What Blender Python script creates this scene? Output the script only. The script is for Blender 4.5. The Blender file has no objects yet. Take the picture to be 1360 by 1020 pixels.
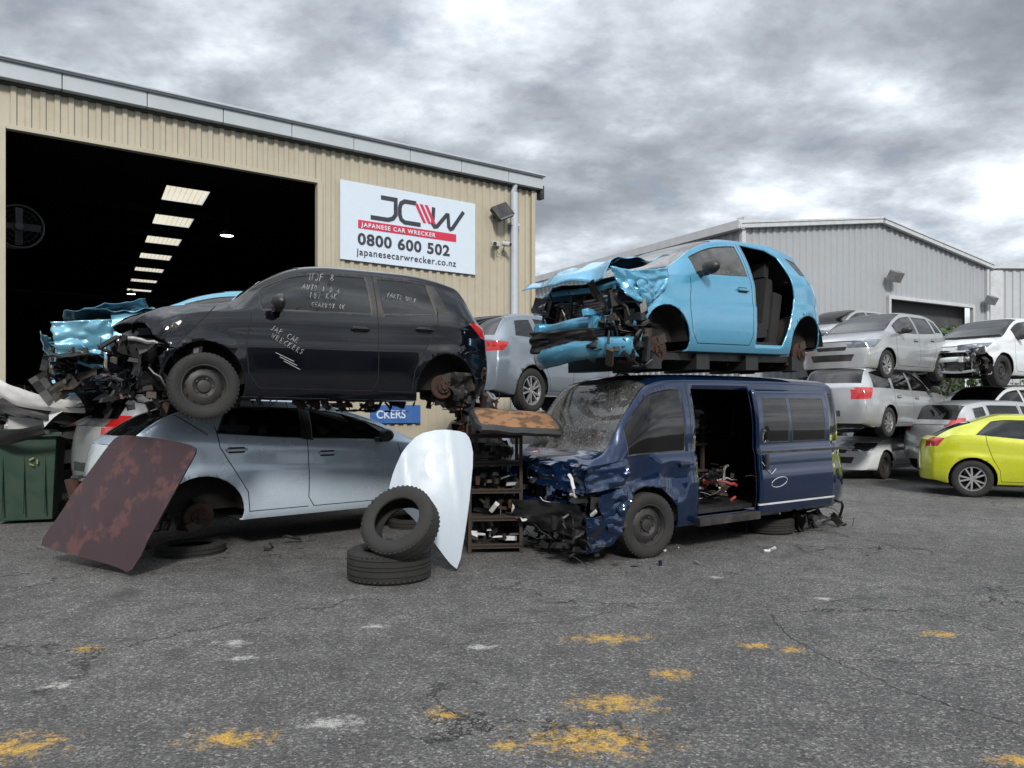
import bpy,bmesh,math,random
from mathutils import Vector,Matrix,Euler,noise
R=math.radians
scene=bpy.context.scene
col=scene.collection
# ------------------------------------------------------------------ materials
def nmat(name):
    m=bpy.data.materials.new(name);m.use_nodes=True
    nt=m.node_tree;nt.nodes.clear()
    out=nt.nodes.new('ShaderNodeOutputMaterial')
    return m,nt,out
def nd(nt,t,ins=None,**kw):
    n=nt.nodes.new(t)
    for k,v in kw.items(): setattr(n,k,v)
    if ins:
        for k,v in ins.items():
            if isinstance(v,bpy.types.NodeSocket): nt.links.new(v,n.inputs[k])
            else: n.inputs[k].default_value=v
    return n
def c4(c): return (c[0],c[1],c[2],1.0)
def ramp(nt,fac,stops):
    n=nt.nodes.new('ShaderNodeValToRGB');nt.links.new(fac,n.inputs[0])
    e=n.color_ramp.elements
    while len(e)<len(stops): e.new(.5)
    for i,(p,c) in enumerate(stops):
        e[i].position=p; e[i].color=c4(c) if hasattr(c,'__len__') else (c,c,c,1)
    return n.outputs[0]
def mixc(nt,f,a,b,mode='MIX'):
    n=nt.nodes.new('ShaderNodeMix');n.data_type='RGBA';n.blend_type=mode
    for s,v in ((0,f),(6,a),(7,b)):
        if isinstance(v,bpy.types.NodeSocket): nt.links.new(v,n.inputs[s])
        else: n.inputs[s].default_value=v if s==0 else c4(v)
    return n.outputs[2]
def math2(nt,op,a,b=0.0,clamp=False):
    n=nt.nodes.new('ShaderNodeMath');n.operation=op;n.use_clamp=clamp
    for i,v in enumerate((a,b)):
        if isinstance(v,bpy.types.NodeSocket): nt.links.new(v,n.inputs[i])
        else: n.inputs[i].default_value=v
    return n.outputs[0]
def surf(name,colr,rough=.6,metal=0,coat=0,dust=.3,dcol=(.22,.19,.16),sc=4,bump=.0,bsc=60,spec=.5,thr=(.42,.7),emit=None):
    m,nt,out=nmat(name)
    tc=nd(nt,'ShaderNodeTexCoord').outputs['Object']
    n1=nd(nt,'ShaderNodeTexNoise',{'Vector':tc,'Scale':sc,'Detail':8.0,'Roughness':.65})
    n2=nd(nt,'ShaderNodeTexNoise',{'Vector':tc,'Scale':sc*9,'Detail':4.0})
    f=ramp(nt,n1.outputs[0],[(thr[0],0),(thr[1],1)])
    f2=math2(nt,'MULTIPLY',f,dust)
    c=mixc(nt,f2,colr,dcol)
    c=mixc(nt,math2(nt,'MULTIPLY',n2.outputs[0],.25),c,(colr[0]*.6,colr[1]*.6,colr[2]*.6))
    r=math2(nt,'ADD',rough,math2(nt,'MULTIPLY',f,min(.35,dust*.6+.05)),True)
    p=nd(nt,'ShaderNodeBsdfPrincipled',{'Base Color':c,'Roughness':r,'Metallic':metal,'Coat Weight':coat,'Coat Roughness':.035,'Specular IOR Level':spec})
    if bump>0:
        nb=nd(nt,'ShaderNodeTexNoise',{'Vector':tc,'Scale':bsc,'Detail':5.0})
        b=nd(nt,'ShaderNodeBump',{'Height':nb.outputs[0],'Strength':bump,'Distance':.01})
        nt.links.new(b.outputs[0],p.inputs['Normal'])
    if emit:
        p.inputs['Emission Color'].default_value=c4(emit[0]);p.inputs['Emission Strength'].default_value=emit[1]
    nt.links.new(p.outputs[0],out.inputs[0])
    return m
def paint(name,colr,metal=.35,dust=.25,rough=.3):
    return surf(name,colr,rough,metal,.8,dust*.7,sc=2.2,thr=(.45,.8))
def glass(name,tint,crack=0.0,haze=0.06,cs=7):
    m,nt,out=nmat(name)
    tc=nd(nt,'ShaderNodeTexCoord').outputs['Object']
    tr=nd(nt,'ShaderNodeBsdfTransparent',{'Color':c4(tint)})
    gl=nd(nt,'ShaderNodeBsdfGlossy',{'Color':(1,1,1,1),'Roughness':.03})
    fr=nd(nt,'ShaderNodeFresnel',{'IOR':1.5})
    fac=math2(nt,'MULTIPLY',fr.outputs[0],1.15,True)
    mx=nd(nt,'ShaderNodeMixShader',{0:fac,1:tr.outputs[0],2:gl.outputs[0]})
    df=nd(nt,'ShaderNodeBsdfDiffuse',{'Color':(.45,.45,.43,1)})
    n1=nd(nt,'ShaderNodeTexNoise',{'Vector':tc,'Scale':3.0,'Detail':8.0,'Roughness':.7})
    h=math2(nt,'MULTIPLY',ramp(nt,n1.outputs[0],[(.35,.2),(.7,1)]),haze)
    if crack>0:
        nz=nd(nt,'ShaderNodeTexNoise',{'Vector':tc,'Scale':5.0,'Detail':3.0})
        va=nd(nt,'ShaderNodeVectorMath',{0:tc,1:nz.outputs[1]},operation='ADD')
        vo=nd(nt,'ShaderNodeTexVoronoi',{'Vector':va.outputs[0],'Scale':float(cs)},feature='DISTANCE_TO_EDGE')
        cr=ramp(nt,vo.outputs['Distance'],[(0.0,1),(.035,0)])
        h=math2(nt,'ADD',h,math2(nt,'MULTIPLY',cr,crack),True)
    m2=nd(nt,'ShaderNodeMixShader',{0:h,1:mx.outputs[0],2:df.outputs[0]})
    nt.links.new(m2.outputs[0],out.inputs[0])
    return m
M={}
M['trim']=surf('black_trim',(.012,.012,.013),.45,dust=.25)
M['seam']=surf('panel_gap',(.004,.004,.004),.9,dust=0)
M['under']=surf('underbody',(.012,.011,.010),.85,dust=.4,dcol=(.035,.028,.022),bump=.4)
M['inner']=surf('cabin_lining',(.014,.014,.015),.9,dust=.3,dcol=(.03,.028,.027))
M['seat']=surf('seat_fabric',(.018,.018,.020),.95,dust=.2,dcol=(.06,.057,.054),bump=.3,bsc=200)
M['tail']=surf('tail_lamp',(.42,.008,.01),.12,coat=1,dust=.1)
M['head']=surf('head_lamp',(.22,.24,.26),.10,metal=.8,coat=1,dust=.1)
M['rubber']=surf('tyre_rubber',(.015,.015,.015),.75,dust=.5,dcol=(.050,.046,.042),sc=6,bump=.5,bsc=90)
M['steel']=surf('dark_steel_rim',(.035,.035,.036),.5,metal=.4,dust=.4,dcol=(.10,.085,.075))
M['alloy']=surf('alloy_rim',(.45,.45,.46),.35,metal=.8,dust=.4,dcol=(.15,.13,.11))
M['rust']=surf('rusty_metal',(.06,.03,.02),.85,metal=.2,dust=.8,dcol=(.03,.025,.022),sc=12,bump=.4)
M['iron']=surf('cast_iron',(.07,.065,.06),.6,metal=.6,dust=.6,dcol=(.11,.06,.035),sc=9,bump=.3)
M['alu']=surf('aluminium',(.33,.33,.34),.45,metal=.8,dust=.5,dcol=(.1,.09,.08),sc=8,bump=.2)
M['plastic']=surf('black_plastic',(.013,.013,.014),.45,dust=.3,dcol=(.045,.043,.041),bump=.1)
M['white']=surf('white_plastic',(.6,.6,.6),.5,dust=.4)
M['orange']=surf('orange_plastic',(.5,.13,.02),.5,dust=.4)
M['chalk']=surf('paint_marker',(.5,.51,.52),.8,dust=.1)
M['glass']=glass('tinted_glass',(.10,.12,.13),haze=.015)
M['glassd']=glass('privacy_glass',(.03,.035,.04),haze=.012)
M['clear']=glass('clear_glass',(.6,.65,.65),haze=.25)
M['cracked']=glass('cracked_glass',(.5,.55,.55),crack=.30,haze=.20)
# ------------------------------------------------------------------ mesh builder
class MB:
    def __init__(s): s.v=[];s.f=[];s.m=[];s.s=[]
    def add(s,vs,fs,m=0,sm=False,T=None):
        o=len(s.v)
        for v in vs:
            v=Vector(v)
            if T is not None: v=T@v
            s.v.append(v)
        for f in fs:
            s.f.append([o+i for i in f]);s.m.append(m);s.s.append(sm)
    def box(s,c,d,m=0,rot=(0,0,0),T=None,taper=1):
        a,b,h=d[0]/2,d[1]/2,d[2]/2;t=taper
        vs=[(-a,-b,-h),(a,-b,-h),(a,b,-h),(-a,b,-h),(-a*t,-b*t,h),(a*t,-b*t,h),(a*t,b*t,h),(-a*t,b*t,h)]
        E=Matrix.Translation(c)@Euler(rot).to_matrix().to_4x4()
        if T is not None: E=T@E
        s.add(vs,[(0,3,2,1),(4,5,6,7),(0,1,5,4),(1,2,6,5),(2,3,7,6),(3,0,4,7)],m,False,E)
    def cyl(s,p0,p1,r0,r1=None,m=0,seg=14,caps=True,T=None):
        if r1 is None:r1=r0
        p0=Vector(p0);p1=Vector(p1);d=(p1-p0)
        if d.length<1e-6:return
        q=d.to_track_quat('Z','Y').to_matrix()
        vs=[]
        for p,r in((p0,r0),(p1,r1)):
            for i in range(seg):
                a=2*math.pi*i/seg
                vs.append(p+q@Vector((r*math.cos(a),r*math.sin(a),0)))
        s.add(vs,[(i,(i+1)%seg,seg+(i+1)%seg,seg+i) for i in range(seg)],m,True,T)
        if caps:
            s.add(vs[:seg],[list(range(seg))[::-1]],m,False,T);s.add(vs[seg:],[list(range(seg))],m,False,T)
    def tube(s,pts,r,m=0,seg=8,T=None,closed=False):
        pts=[Vector(p) for p in pts];n=len(pts);vs=[];up=Vector((0,0,1))
        for i,p in enumerate(pts):
            if closed:d=pts[(i+1)%n]-pts[i-1]
            else:d=pts[min(i+1,n-1)]-pts[max(i-1,0)]
            if d.length<1e-7:d=Vector((1,0,0))
            d.normalize();a=d.cross(up)
            if a.length<.05:a=d.cross(Vector((1,0,0)))
            a.normalize();b=a.cross(d)
            for k in range(seg):
                t=2*math.pi*k/seg;vs.append(p+a*math.cos(t)*r+b*math.sin(t)*r)
        fs=[]
        for i in range(n if closed else n-1):
            j=(i+1)%n
            for k in range(seg):
                fs.append((i*seg+k,i*seg+(k+1)%seg,j*seg+(k+1)%seg,j*seg+k))
        if not closed: fs+= [list(range(seg))[::-1],[ (n-1)*seg+k for k in range(seg)]]
        s.add(vs,fs,m,True,T)
    def lathe(s,prof,T,m=0,seg=40,sm=True):
        vs=[]
        for (r,a) in prof:
            for i in range(seg):
                t=2*math.pi*i/seg;vs.append((r*math.cos(t),r*math.sin(t),a))
        fs=[]
        for j in range(len(prof)-1):
            for i in range(seg):
                fs.append((j*seg+i,j*seg+(i+1)%seg,(j+1)*seg+(i+1)%seg,(j+1)*seg+i))
        s.add(vs,fs,m,sm,T)
    def grid(s,fn,nu,nv,m=0,sm=True,T=None):
        vs=[fn(i/nu,j/nv) for i in range(nu+1) for j in range(nv+1)]
        fs=[(i*(nv+1)+j,(i+1)*(nv+1)+j,(i+1)*(nv+1)+j+1,i*(nv+1)+j+1) for i in range(nu) for j in range(nv)]
        s.add(vs,fs,m,sm,T)
    def obj(s,name,mats,parent=None,bevel=0,solid=0,matrix=None,sharp=35):
        me=bpy.data.meshes.new(name);me.from_pydata(s.v,[],s.f)
        for m in mats: me.materials.append(m)
        me.polygons.foreach_set('material_index',s.m);me.polygons.foreach_set('use_smooth',s.s)
        me.update()
        bm=bmesh.new();bm.from_mesh(me)
        for e in bm.edges:
            if len(e.link_faces)==2 and e.calc_face_angle(0)>R(sharp): e.smooth=False
        bm.to_mesh(me);bm.free()
        ob=bpy.data.objects.new(name,me);col.objects.link(ob)
        if parent: ob.parent=parent
        if matrix is not None: ob.matrix_world=matrix
        if solid:
            md=ob.modifiers.new('s','SOLIDIFY');md.thickness=solid;md.offset=0
        if bevel:
            md=ob.modifiers.new('b','BEVEL');md.width=bevel;md.segments=2;md.limit_method='ANGLE';md.angle_limit=R(40)
        return ob
def empty(name,mat=None):
    e=bpy.data.objects.new(name,None);col.objects.link(e);e.empty_display_size=.3
    if mat is not None:e.matrix_world=mat
    return e
def textmesh(name,body,size,mat,parent,T,bold=0,shear=0,align='LEFT',space=1.0,ext=.002,sx=1.0):
    cu=bpy.data.curves.new(name,'FONT');cu.body=body;cu.size=size;cu.offset=bold;cu.shear=shear;cu.align_x=align;cu.space_character=space;cu.extrude=ext
    ob=bpy.data.objects.new(name+'_t',cu);col.objects.link(ob)
    bpy.context.view_layer.update()
    me=bpy.data.meshes.new_from_object(ob.evaluated_get(bpy.context.evaluated_depsgraph_get()))
    bpy.data.objects.remove(ob)
    me.materials.clear();me.materials.append(mat)
    me.transform(T@Matrix.Diagonal((sx,1,1,1)))
    o=bpy.data.objects.new(name,me);col.objects.link(o);o.parent=parent
    return o
# ------------------------------------------------------------------ interpolation
def pchip(pts):
    xs=[p[0] for p in pts];ys=[p[1] for p in pts];n=len(xs)
    h=[xs[i+1]-xs[i] for i in range(n-1)];d=[(ys[i+1]-ys[i])/h[i] for i in range(n-1)]
    m=[0]*n;m[0]=d[0];m[-1]=d[-1]
    for i in range(1,n-1):
        if d[i-1]*d[i]<=0:m[i]=0
        else:
            w1=2*h[i]+h[i-1];w2=h[i]+2*h[i-1];m[i]=(w1+w2)/(w1/d[i-1]+w2/d[i])
    def f(x):
        if x<=xs[0]:return ys[0]
        if x>=xs[-1]:return ys[-1]
        i=0
        while x>xs[i+1]:i+=1
        t=(x-xs[i])/h[i];t2=t*t;t3=t2*t
        return (2*t3-3*t2+1)*ys[i]+(t3-2*t2+t)*h[i]*m[i]+(-2*t3+3*t2)*ys[i+1]+(t3-t2)*h[i]*m[i+1]
    return f
# ------------------------------------------------------------------ cars
class Spec: pass
def mkspec(L=3.9,H=1.5,hw=.85,nose=.76,hood=1.02,cowl=1.0,hdr=1.8,rhd=3.4,rdrop=.1,tail=.95,b0=.66,b1=.92,b2=1.02,zb=.2,xf=.8,xr=3.25,r=.31,cf=.28,cr=.2,rw=.58,top=None,belt=None,k=.83,rzb=.28,ra=None):
    S=Spec();S.L=L;S.H=H;S.hw=hw;S.cowl=cowl;S.hdr=hdr;S.rhd=rhd;S.xf=xf;S.xr=xr;S.r=r;S.cf=cf;S.cr=cr;S.k=k
    S.ra=ra or r+.055
    S.top=pchip(top or [(0,nose),(.1,nose+.07),(.45,hood-.07),(cowl,hood),(cowl+.05,hood+.025),((cowl+hdr)/2,(hood+H)/2+.02),(hdr,H-.055),(hdr+.35,H-.01),((hdr+rhd)/2+.2,H),(rhd,H-rdrop),(L-.07,tail+.04),(L,tail)])
    S.belt=pchip(belt or [(0,b0),(.4,b1-.1),(cowl,b1),(L*.6,(b1+b2)/2),(L-.5,b2),(L-.07,min(b2,tail)-.02),(L,min(b2,tail)-.05)])
    S.bot=pchip([(0,zb+.02),(.5,zb),(L-.6,zb),(L,rzb)])
    S.w=pchip([(0,hw-.11),(.2,hw-.045),(.6,hw-.008),(L*.5,hw),(L-.6,hw-.01),(L-.2,hw-.05),(L,hw-.12)])
    S.rwf=pchip([(0,hw-.22),(cowl,hw-.17),(hdr,rw),(rhd,rw-.02),(L,hw-.22)])
    return S
TS=[(0,.93),(.07,.965),(.2,.985),(.42,1.0),(.6,1.0),(.68,.982),(.88,.972),(.96,.955),(1,.94)]
WP=pchip(TS)
TT=[0,.05,.12,.2,.3,.4,.5,.58,.62,.66,.7,.78,.86,.92,.97,1]
def ze_of(S,x):
    zB=S.belt(x);zt=S.top(x);return zB+.015+max(.01,(zt-zB-.015))*S.k
def section(S,x):
    zb=S.bot(x);zB=S.belt(x);zt=S.top(x);w=S.w(x);r=S.rwf(x)
    zt=max(zt,zB+.03);ze=zB+.015+(zt-zB-.015)*S.k
    P=[(0,zb),(.45*w,zb),(.86*w,zb)];g=[2,2,2]
    for t in TT:
        P.append((w*WP(t),zb+.01+(zB-zb-.01)*t));g.append(0)
    y0=w*.935;z0=zB+.015;hgt=ze-z0
    r=min(r,y0-.005)
    for i in range(0,7):
        t=i/6;P.append((y0+(r-y0)*t+.05*hgt*math.sin(math.pi*t),z0+hgt*t));g.append(0)
    g[-1]=1
    for a in(9,18,32,48,62,75,90):
        a=R(a);P.append((r*max(0,math.cos(a))**.6 if a<1.57 else 0,ze+(zt-ze)*math.sin(a)**.8));g.append(1)
    P[-1]=(0,zt)
    return P,g
NB=3+len(TT)+7-1
def warp(S,v):
    x,y,z=v;yy=(abs(y)/S.hw)
    ff=max(0,1-x/.8);fr=max(0,1-(S.L-x)/.7)
    x2=x+S.cf*yy**2.4*ff**1.5-S.cr*yy**2.6*fr**1.5
    s=max(0,min(1,(z-.5)/.5));x2+=.10*s*s*max(0,1-x/.5)-(.06*s*s+.05*max(0,(.45-z)/.3))*max(0,1-(S.L-x)/.5)
    return (x2,y,z)
def pip(poly,a,b):
    c=False;n=len(poly);j=n-1
    for i in range(n):
        if (poly[i][1]>b)!=(poly[j][1]>b) and a<(poly[j][0]-poly[i][0])*(b-poly[i][1])/(poly[j][1]-poly[i][1])+poly[i][0]: c=not c
        j=i
    return c
def cut_poly(bm,poly,axis='y',pred=None):
    ia,ib={'y':(0,2),'x':(1,2),'z':(0,1)}[axis]
    A0=min(p[0] for p in poly);A1=max(p[0] for p in poly);B0=min(p[1] for p in poly);B1=max(p[1] for p in poly)
    def ov(f,a0,a1,b0,b1):
        a=[v.co[ia] for v in f.verts]
        if max(a)<a0 or min(a)>a1:return False
        b=[v.co[ib] for v in f.verts]
        return not(max(b)<b0 or min(b)>b1)
    cand=set(f for f in bm.faces if ov(f,A0,A1,B0,B1) and (pred is None or pred(f)))
    n=len(poly);e=1e-4
    for i in range(n):
        p=poly[i];q=poly[(i+1)%n]
        a0,a1=min(p[0],q[0])-e,max(p[0],q[0])+e;b0,b1=min(p[1],q[1])-e,max(p[1],q[1])+e
        cand={f for f in cand if f.is_valid}
        sub=[f for f in cand if ov(f,a0,a1,b0,b1)]
        if not sub:continue
        co=Vector((0,0,0));co[ia]=p[0];co[ib]=p[1];no=Vector((0,0,0));no[ia]=-(q[1]-p[1]);no[ib]=q[0]-p[0]
        if no.length<1e-7:continue
        es={x for f in sub for x in f.edges};vs={x for f in sub for x in f.verts}
        ret=bmesh.ops.bisect_plane(bm,geom=list(vs)+list(es)+sub,dist=1e-5,plane_co=co,plane_no=no.normalized())
        for g in ret['geom']:
            if isinstance(g,bmesh.types.BMFace):cand.add(g)
        for g in ret['geom_cut']:
            if isinstance(g,bmesh.types.BMEdge):
                for f in g.link_faces:
                    if pred is None or pred(f):cand.add(f)
    res=[]
    for f in cand:
        if not f.is_valid:continue
        c=f.calc_center_median()
        if pip(poly,c[ia],c[ib]):res.append(f)
    return res
def winpoly(S,xb0,xt0,xt1,xb1,ob=.03,ot=.03,n=14):
    lo=[];hi=[]
    for i in range(n+1):
        t=i/n
        lo.append((xb0+(xb1-xb0)*t,S.belt(xb0+(xb1-xb0)*t)+ob))
        x=xt1+(xt0-xt1)*t;z=ze_of(S,x)-ot
        if z>S.belt(x)+ob+.012:hi.append((x,z))
    return lo+hi
def circ(x,z,r,n=26): return [(x+r*math.cos(2*math.pi*i/n),z+r*math.sin(2*math.pi*i/n)) for i in range(n)]
GL,TR,SE,UN,TA,HE,IN=1,2,3,4,5,6,7
def build_body(parent,S,pm,gm,wins=(),seams=(),step=.05,dents=(),noisereg=(),delete=(),lights=(),pillars=(),wsmat=None,ws=True,trims=(),arches=True):
    L=S.L
    sp=[0,.015,.04,S.cowl,S.hdr,S.rhd,L-.13,L-.04,L-.015,L]
    xs=sorted(sp+[x for x in [i*step for i in range(1,int(L/step)+1)] if all(abs(x-q)>.018 for q in sp) and x<L])
    bm=bmesh.new();gl=bm.faces.layers.int.new('grp')
    rows=[];n=None
    for x in xs:
        P,g=section(S,x);n=len(P)
        sc=1.0
        if x<.001 or x>L-.001: sc=.975
        loop=[(x,-p[0]*sc,p[1]) for p in P]+[(x,p[0]*sc,p[1]) for p in P[-2:0:-1]]
        rows.append([bm.verts.new(warp(S,v)) for v in loop])
    N=2*n-2
    for i in range(len(xs)-1):
        xm=(xs[i]+xs[i+1])/2
        for k in range(N):
            seg=k if k<n-1 else N-1-k
            f=bm.faces.new((rows[i][k],rows[i][(k+1)%N],rows[i+1][(k+1)%N],rows[i+1][k]))
            f.smooth=True
            if seg<2: f[gl]=2;f.material_index=UN
            elif seg<NB: f[gl]=0
            else:
                f[gl]=1
                if seg>=NB+2:
                    if ws and S.cowl<xm<S.hdr: f[gl]=4
                    elif ws and S.rhd<xm<L-.13: f[gl]=5
    C=12
    for ri,x in((0,0.0),(len(rows)-1,L)):
        prev=None
        for j in range(2,NB+1):
            a=rows[ri][j];b=rows[ri][N-j]
            P,g=section(S,x);y=P[j][0]*.975;z=P[j][1]
            row=[a]+[bm.verts.new(warp(S,(x,-y+2*y*c/C,z))) for c in range(1,C)]+[b]
            if prev:
                for c in range(C):
                    f=bm.faces.new((prev[c],prev[c+1],row[c+1],row[c]));f.smooth=True;f[gl]=3
            prev=row
        topv=[rows[ri][k] for k in range(NB,N-NB+1)]
        f=bm.faces.new(topv+prev[1:-1][::-1]);f[gl]=3
        bmesh.ops.triangulate(bm,faces=[f])
    bmesh.ops.recalc_face_normals(bm,faces=bm.faces[:])
    for v in bm.verts:
        if v.co.z<1.0:
            for xw in(S.xf,S.xr):
                d=math.hypot(v.co.x-xw,v.co.z-S.r)-S.ra
                if -.1<d<.2 and abs(v.co.y)>.5: v.co.y+=math.copysign(.016*math.exp(-(d/.06)**2),v.co.y)
    for (c,rad,vec) in dents:
        c=Vector(c);vec=Vector(vec)
        for v in bm.verts:
            d=(v.co-c).length/rad
            if d<1:v.co+=vec*(1-d*d)**2
    for (x0,x1,z0,z1,amp,fr,sgn) in noisereg:
        for v in bm.verts:
            x,y,z=v.co
            if x0<x<x1 and z0<z<z1 and (sgn==0 or y*sgn>0):
                w=min(1,(x-x0)/.12,(x1-x)/.12,(z-z0)/.08 if z0>0 else 1,(z1-z)/.08)
                nv=noise.noise_vector(v.co*fr)+.5*noise.noise_vector(v.co*fr*2.3)
                v.co+=Vector((nv.x*.6,nv.y,nv.z*.6))*amp*max(0,w)
    if arches:
        for xw in(S.xf,S.xr):
            fs=cut_poly(bm,circ(xw,S.r,S.ra),'y',lambda f:f[gl] in(0,2,3))
            bmesh.ops.delete(bm,geom=fs,context='FACES')
    for poly,sgn,grps in delete:
        fs=cut_poly(bm,poly,'y',lambda f:(sgn==0 or f.calc_center_median().y*sgn>0) and (grps is None or f[gl] in grps))
        bmesh.ops.delete(bm,geom=fs,context='FACES')
    def isside(f):return f[gl]==0
    for pl,mi in trims:
        for f in cut_poly(bm,pl,'y',isside): f.material_index=mi
    for pl in pillars:
        for f in cut_poly(bm,pl,'y',isside): f.material_index=TR
    for w in wins:
        sgn=0;ww=w
        if isinstance(w,tuple) and isinstance(w[0],int): sgn,ww=w
        fs=cut_poly(bm,ww,'y',lambda f:f[gl]==0 and (sgn==0 or f.calc_center_median().y*sgn>0))
        for f in fs:f[gl]=7;f.material_index=GL
    for sl in seams:
        for i in range(len(sl)-1):
            p,q=Vector(sl[i]),Vector(sl[i+1]);d=(q-p).normalized();nn=Vector((-d.y,d.x))*.0045;p=p-d*.003;q=q+d*.003
            for f in cut_poly(bm,[p+nn,q+nn,q-nn,p-nn],'y',lambda f:f[gl]==0): f.material_index=SE
    for pl,ax,pr,mi in lights:
        for f in cut_poly(bm,pl,ax,pr): f.material_index=mi
    for grp in (4,5,7):
        fs=[f for f in bm.faces if f[gl]==grp]
        if not fs:continue
        for f in fs:f.material_index=GL
        try:
            ret=bmesh.ops.inset_region(bm,faces=fs,thickness=.014,depth=-.006,use_boundary=True,use_even_offset=True)
            for f in ret['faces']:f.material_index=TR;f[gl]=6
        except Exception as e:print('inset',e)
    for e in bm.edges:
        if len(e.link_faces)==2 and e.calc_face_angle(0)>R(38):e.smooth=False
    def out(name,keep,mats,solid):
        b=bm.copy();g4=b.faces.layers.int['grp']
        bmesh.ops.delete(b,geom=[f for f in b.faces if not keep(f,g4)],context='FACES')
        me=bpy.data.meshes.new(name);b.to_mesh(me);b.free()
        for m in mats:me.materials.append(m)
        ob=bpy.data.objects.new(name,me);col.objects.link(ob);ob.parent=parent
        if solid:
            md=ob.modifiers.new('s','SOLIDIFY');md.thickness=.018;md.offset=-1;md.material_offset=7;md.material_offset_rim=0
        return ob
    mats=[pm,gm,M['trim'],M['seam'],M['under'],M['tail'],M['head'],M['inner']]
    out('body_shell',lambda f,g:f.material_index!=GL,mats,True)
    out('windows',lambda f,g:f.material_index==GL and f[g]!=4,mats,False)
    m2=list(mats);m2[1]=wsmat or gm
    out('windshield',lambda f,g:f.material_index==GL and f[g]==4,m2,False)
    bm.free()
    if arches:
        mb=MB()
        for xw in(S.xf,S.xr):
            for sg in(-1,1):
                y0=sg*(S.hw-.05);y1=sg*(S.hw-.30);vs=[];k=20
                for j in range(k+1):
                    a=R(2+176*j/k);vs.append((xw+(S.ra+.012)*math.cos(a),y0,S.r+(S.ra+.012)*math.sin(a)));vs.append((xw+(S.ra+.012)*math.cos(a),y1,S.r+(S.ra+.012)*math.sin(a)))
                mb.add(vs,[(2*j,2*j+1,2*j+3,2*j+2) for j in range(k)]+[[2*j+1 for j in range(k+1)]],0,False)
        mb.obj('wheel_wells',[M['under']],parent)
def wheel(mb,x,y,z,r,w,s,style,steer=0):
    T=Matrix.Translation((x,y,z))@Matrix.Rotation(steer,4,'Z')@Matrix.Rotation(-s*math.pi/2,4,'X')
    rr=r*.65
    if style!='hub':
        tyre(mb,r,w,T,rr)
        mb.lathe([(rr,-.4*w),(rr-.012,-.3*w),(rr-.025,.25*w),(rr-.012,.36*w),(rr-.008,.44*w),(rr+.006,.44*w)],T,1,36)
    if style=='steel':
        mb.lathe([(rr-.02,.2*w),(rr*.86,.12*w),(rr*.74,.2*w),(rr*.6,.27*w),(rr*.5,.28*w),(rr*.42,.22*w),(rr*.3,.16*w),(rr*.28,.28*w),(rr*.2,.31*w),(0.001,.31*w)],T,1,36)
        for i in range(12):
            a=2*math.pi*i/12
            mb.cyl((rr*.8*math.cos(a),rr*.8*math.sin(a),.155*w),(rr*.8*math.cos(a),rr*.8*math.sin(a),.19*w),.014,.014,2,8,True,T)
        for i in range(5):
            a=2*math.pi*i/5
            mb.cyl((rr*.38*math.cos(a),rr*.38*math.sin(a),.17*w),(rr*.38*math.cos(a),rr*.38*math.sin(a),.28*w),.011,.011,3,6,True,T)
    elif style=='alloy':
        mb.lathe([(rr-.02,-.1*w),(rr*.2,-.05*w),(.001,-.05*w)],T,2,30)
        mb.lathe([(rr*.22,.2*w),(rr*.24,.3*w),(rr*.18,.36*w),(.001,.37*w)],T,1,20)
        for i in range(5):
            for dd in(-.17,.17):
                a=2*math.pi*i/5+dd*.9;b=2*math.pi*i/5+dd*1.4
                p0=Vector((rr*.16*math.cos(a),rr*.16*math.sin(a),.3*w));p1=Vector((rr*.96*math.cos(b),rr*.96*math.sin(b),.36*w))
                mid=(p0+p1)/2;L=(p1-p0).length;ang=math.atan2(p1.y-p0.y,p1.x-p0.x)
                mb.box(mid,(L,.028,.03),1,(0,0,ang),T)
    elif style=='hub':
        mb.lathe([(.001,-.1),(.05,-.1),(.05,-.03),(.125,-.03),(.135,-.02),(.135,0),(.125,.01),(.07,.012),(.07,.04),(.03,.045),(.028,.07),(.001,.07)],T,4,28)
        for i in range(5):
            a=2*math.pi*i/5
            mb.cyl((.05*math.cos(a),.05*math.sin(a),.03),(.05*math.cos(a),.05*math.sin(a),.075),.006,.006,3,6,True,T)
        mb.box((.05,.1,-.02),(.12,.09,.09),3,(0,0,.4),T)
        mb.box((-.03,-.05,-.06),(.1,.3,.04),2,(0,0,.2),T)
def tyre(mb,r,w,T,rr=None,m=0,seg=44):
    rr=rr or r*.65;g=.009
    half=[(rr,-.38),(rr+.004,-.46),(rr+.02,-.5),(r*.8,-.535),(r*.88,-.53),(r*.95,-.48),(r*.985,-.41)]
    tread=[(r*.993,-.36),(r,-.3),(r-g,-.295),(r-g,-.25),(r+.001,-.245),(r+.001,-.09),(r-g,-.085),(r-g,-.04),(r+.001,-.035)]
    prof=half+tread
    prof=prof+[(a,-b) for a,b in prof[::-1]]+[(rr-.0,.38)]
    mb.lathe([(a,b*w) for a,b in prof],T,m,seg)
    k=46
    for i in range(k):
        for sg in(-1,1):
            a=2*math.pi*(i+(.5 if sg>0 else 0))/k
            mb.box((r*.976*math.cos(a),r*.976*math.sin(a),sg*.37*w),(.012,.022,.13*w),m,(0,sg*R(14),a),T)
def wheels(parent,S,styles,w=.19,rad=None,inset=.02,dz=(0,0,0,0),steer=0,rim=None):
    mb=MB();pos=[(S.xf,-1),(S.xr,-1),(S.xf,1),(S.xr,1)]
    for (x,s),st,d in zip(pos,styles,dz):
        if st is None:continue
        wheel(mb,x,s*(S.hw-inset-w/2 if st!='hub' else S.hw-.15),S.r+d,(rad or S.r),w,s,st,steer=steer if x==S.xf else 0)
    return mb.obj('wheels',[M['rubber'],rim or (M['alloy'] if 'alloy' in styles else M['steel']),M['seam'],M['iron'],M['rust']],parent)
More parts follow.
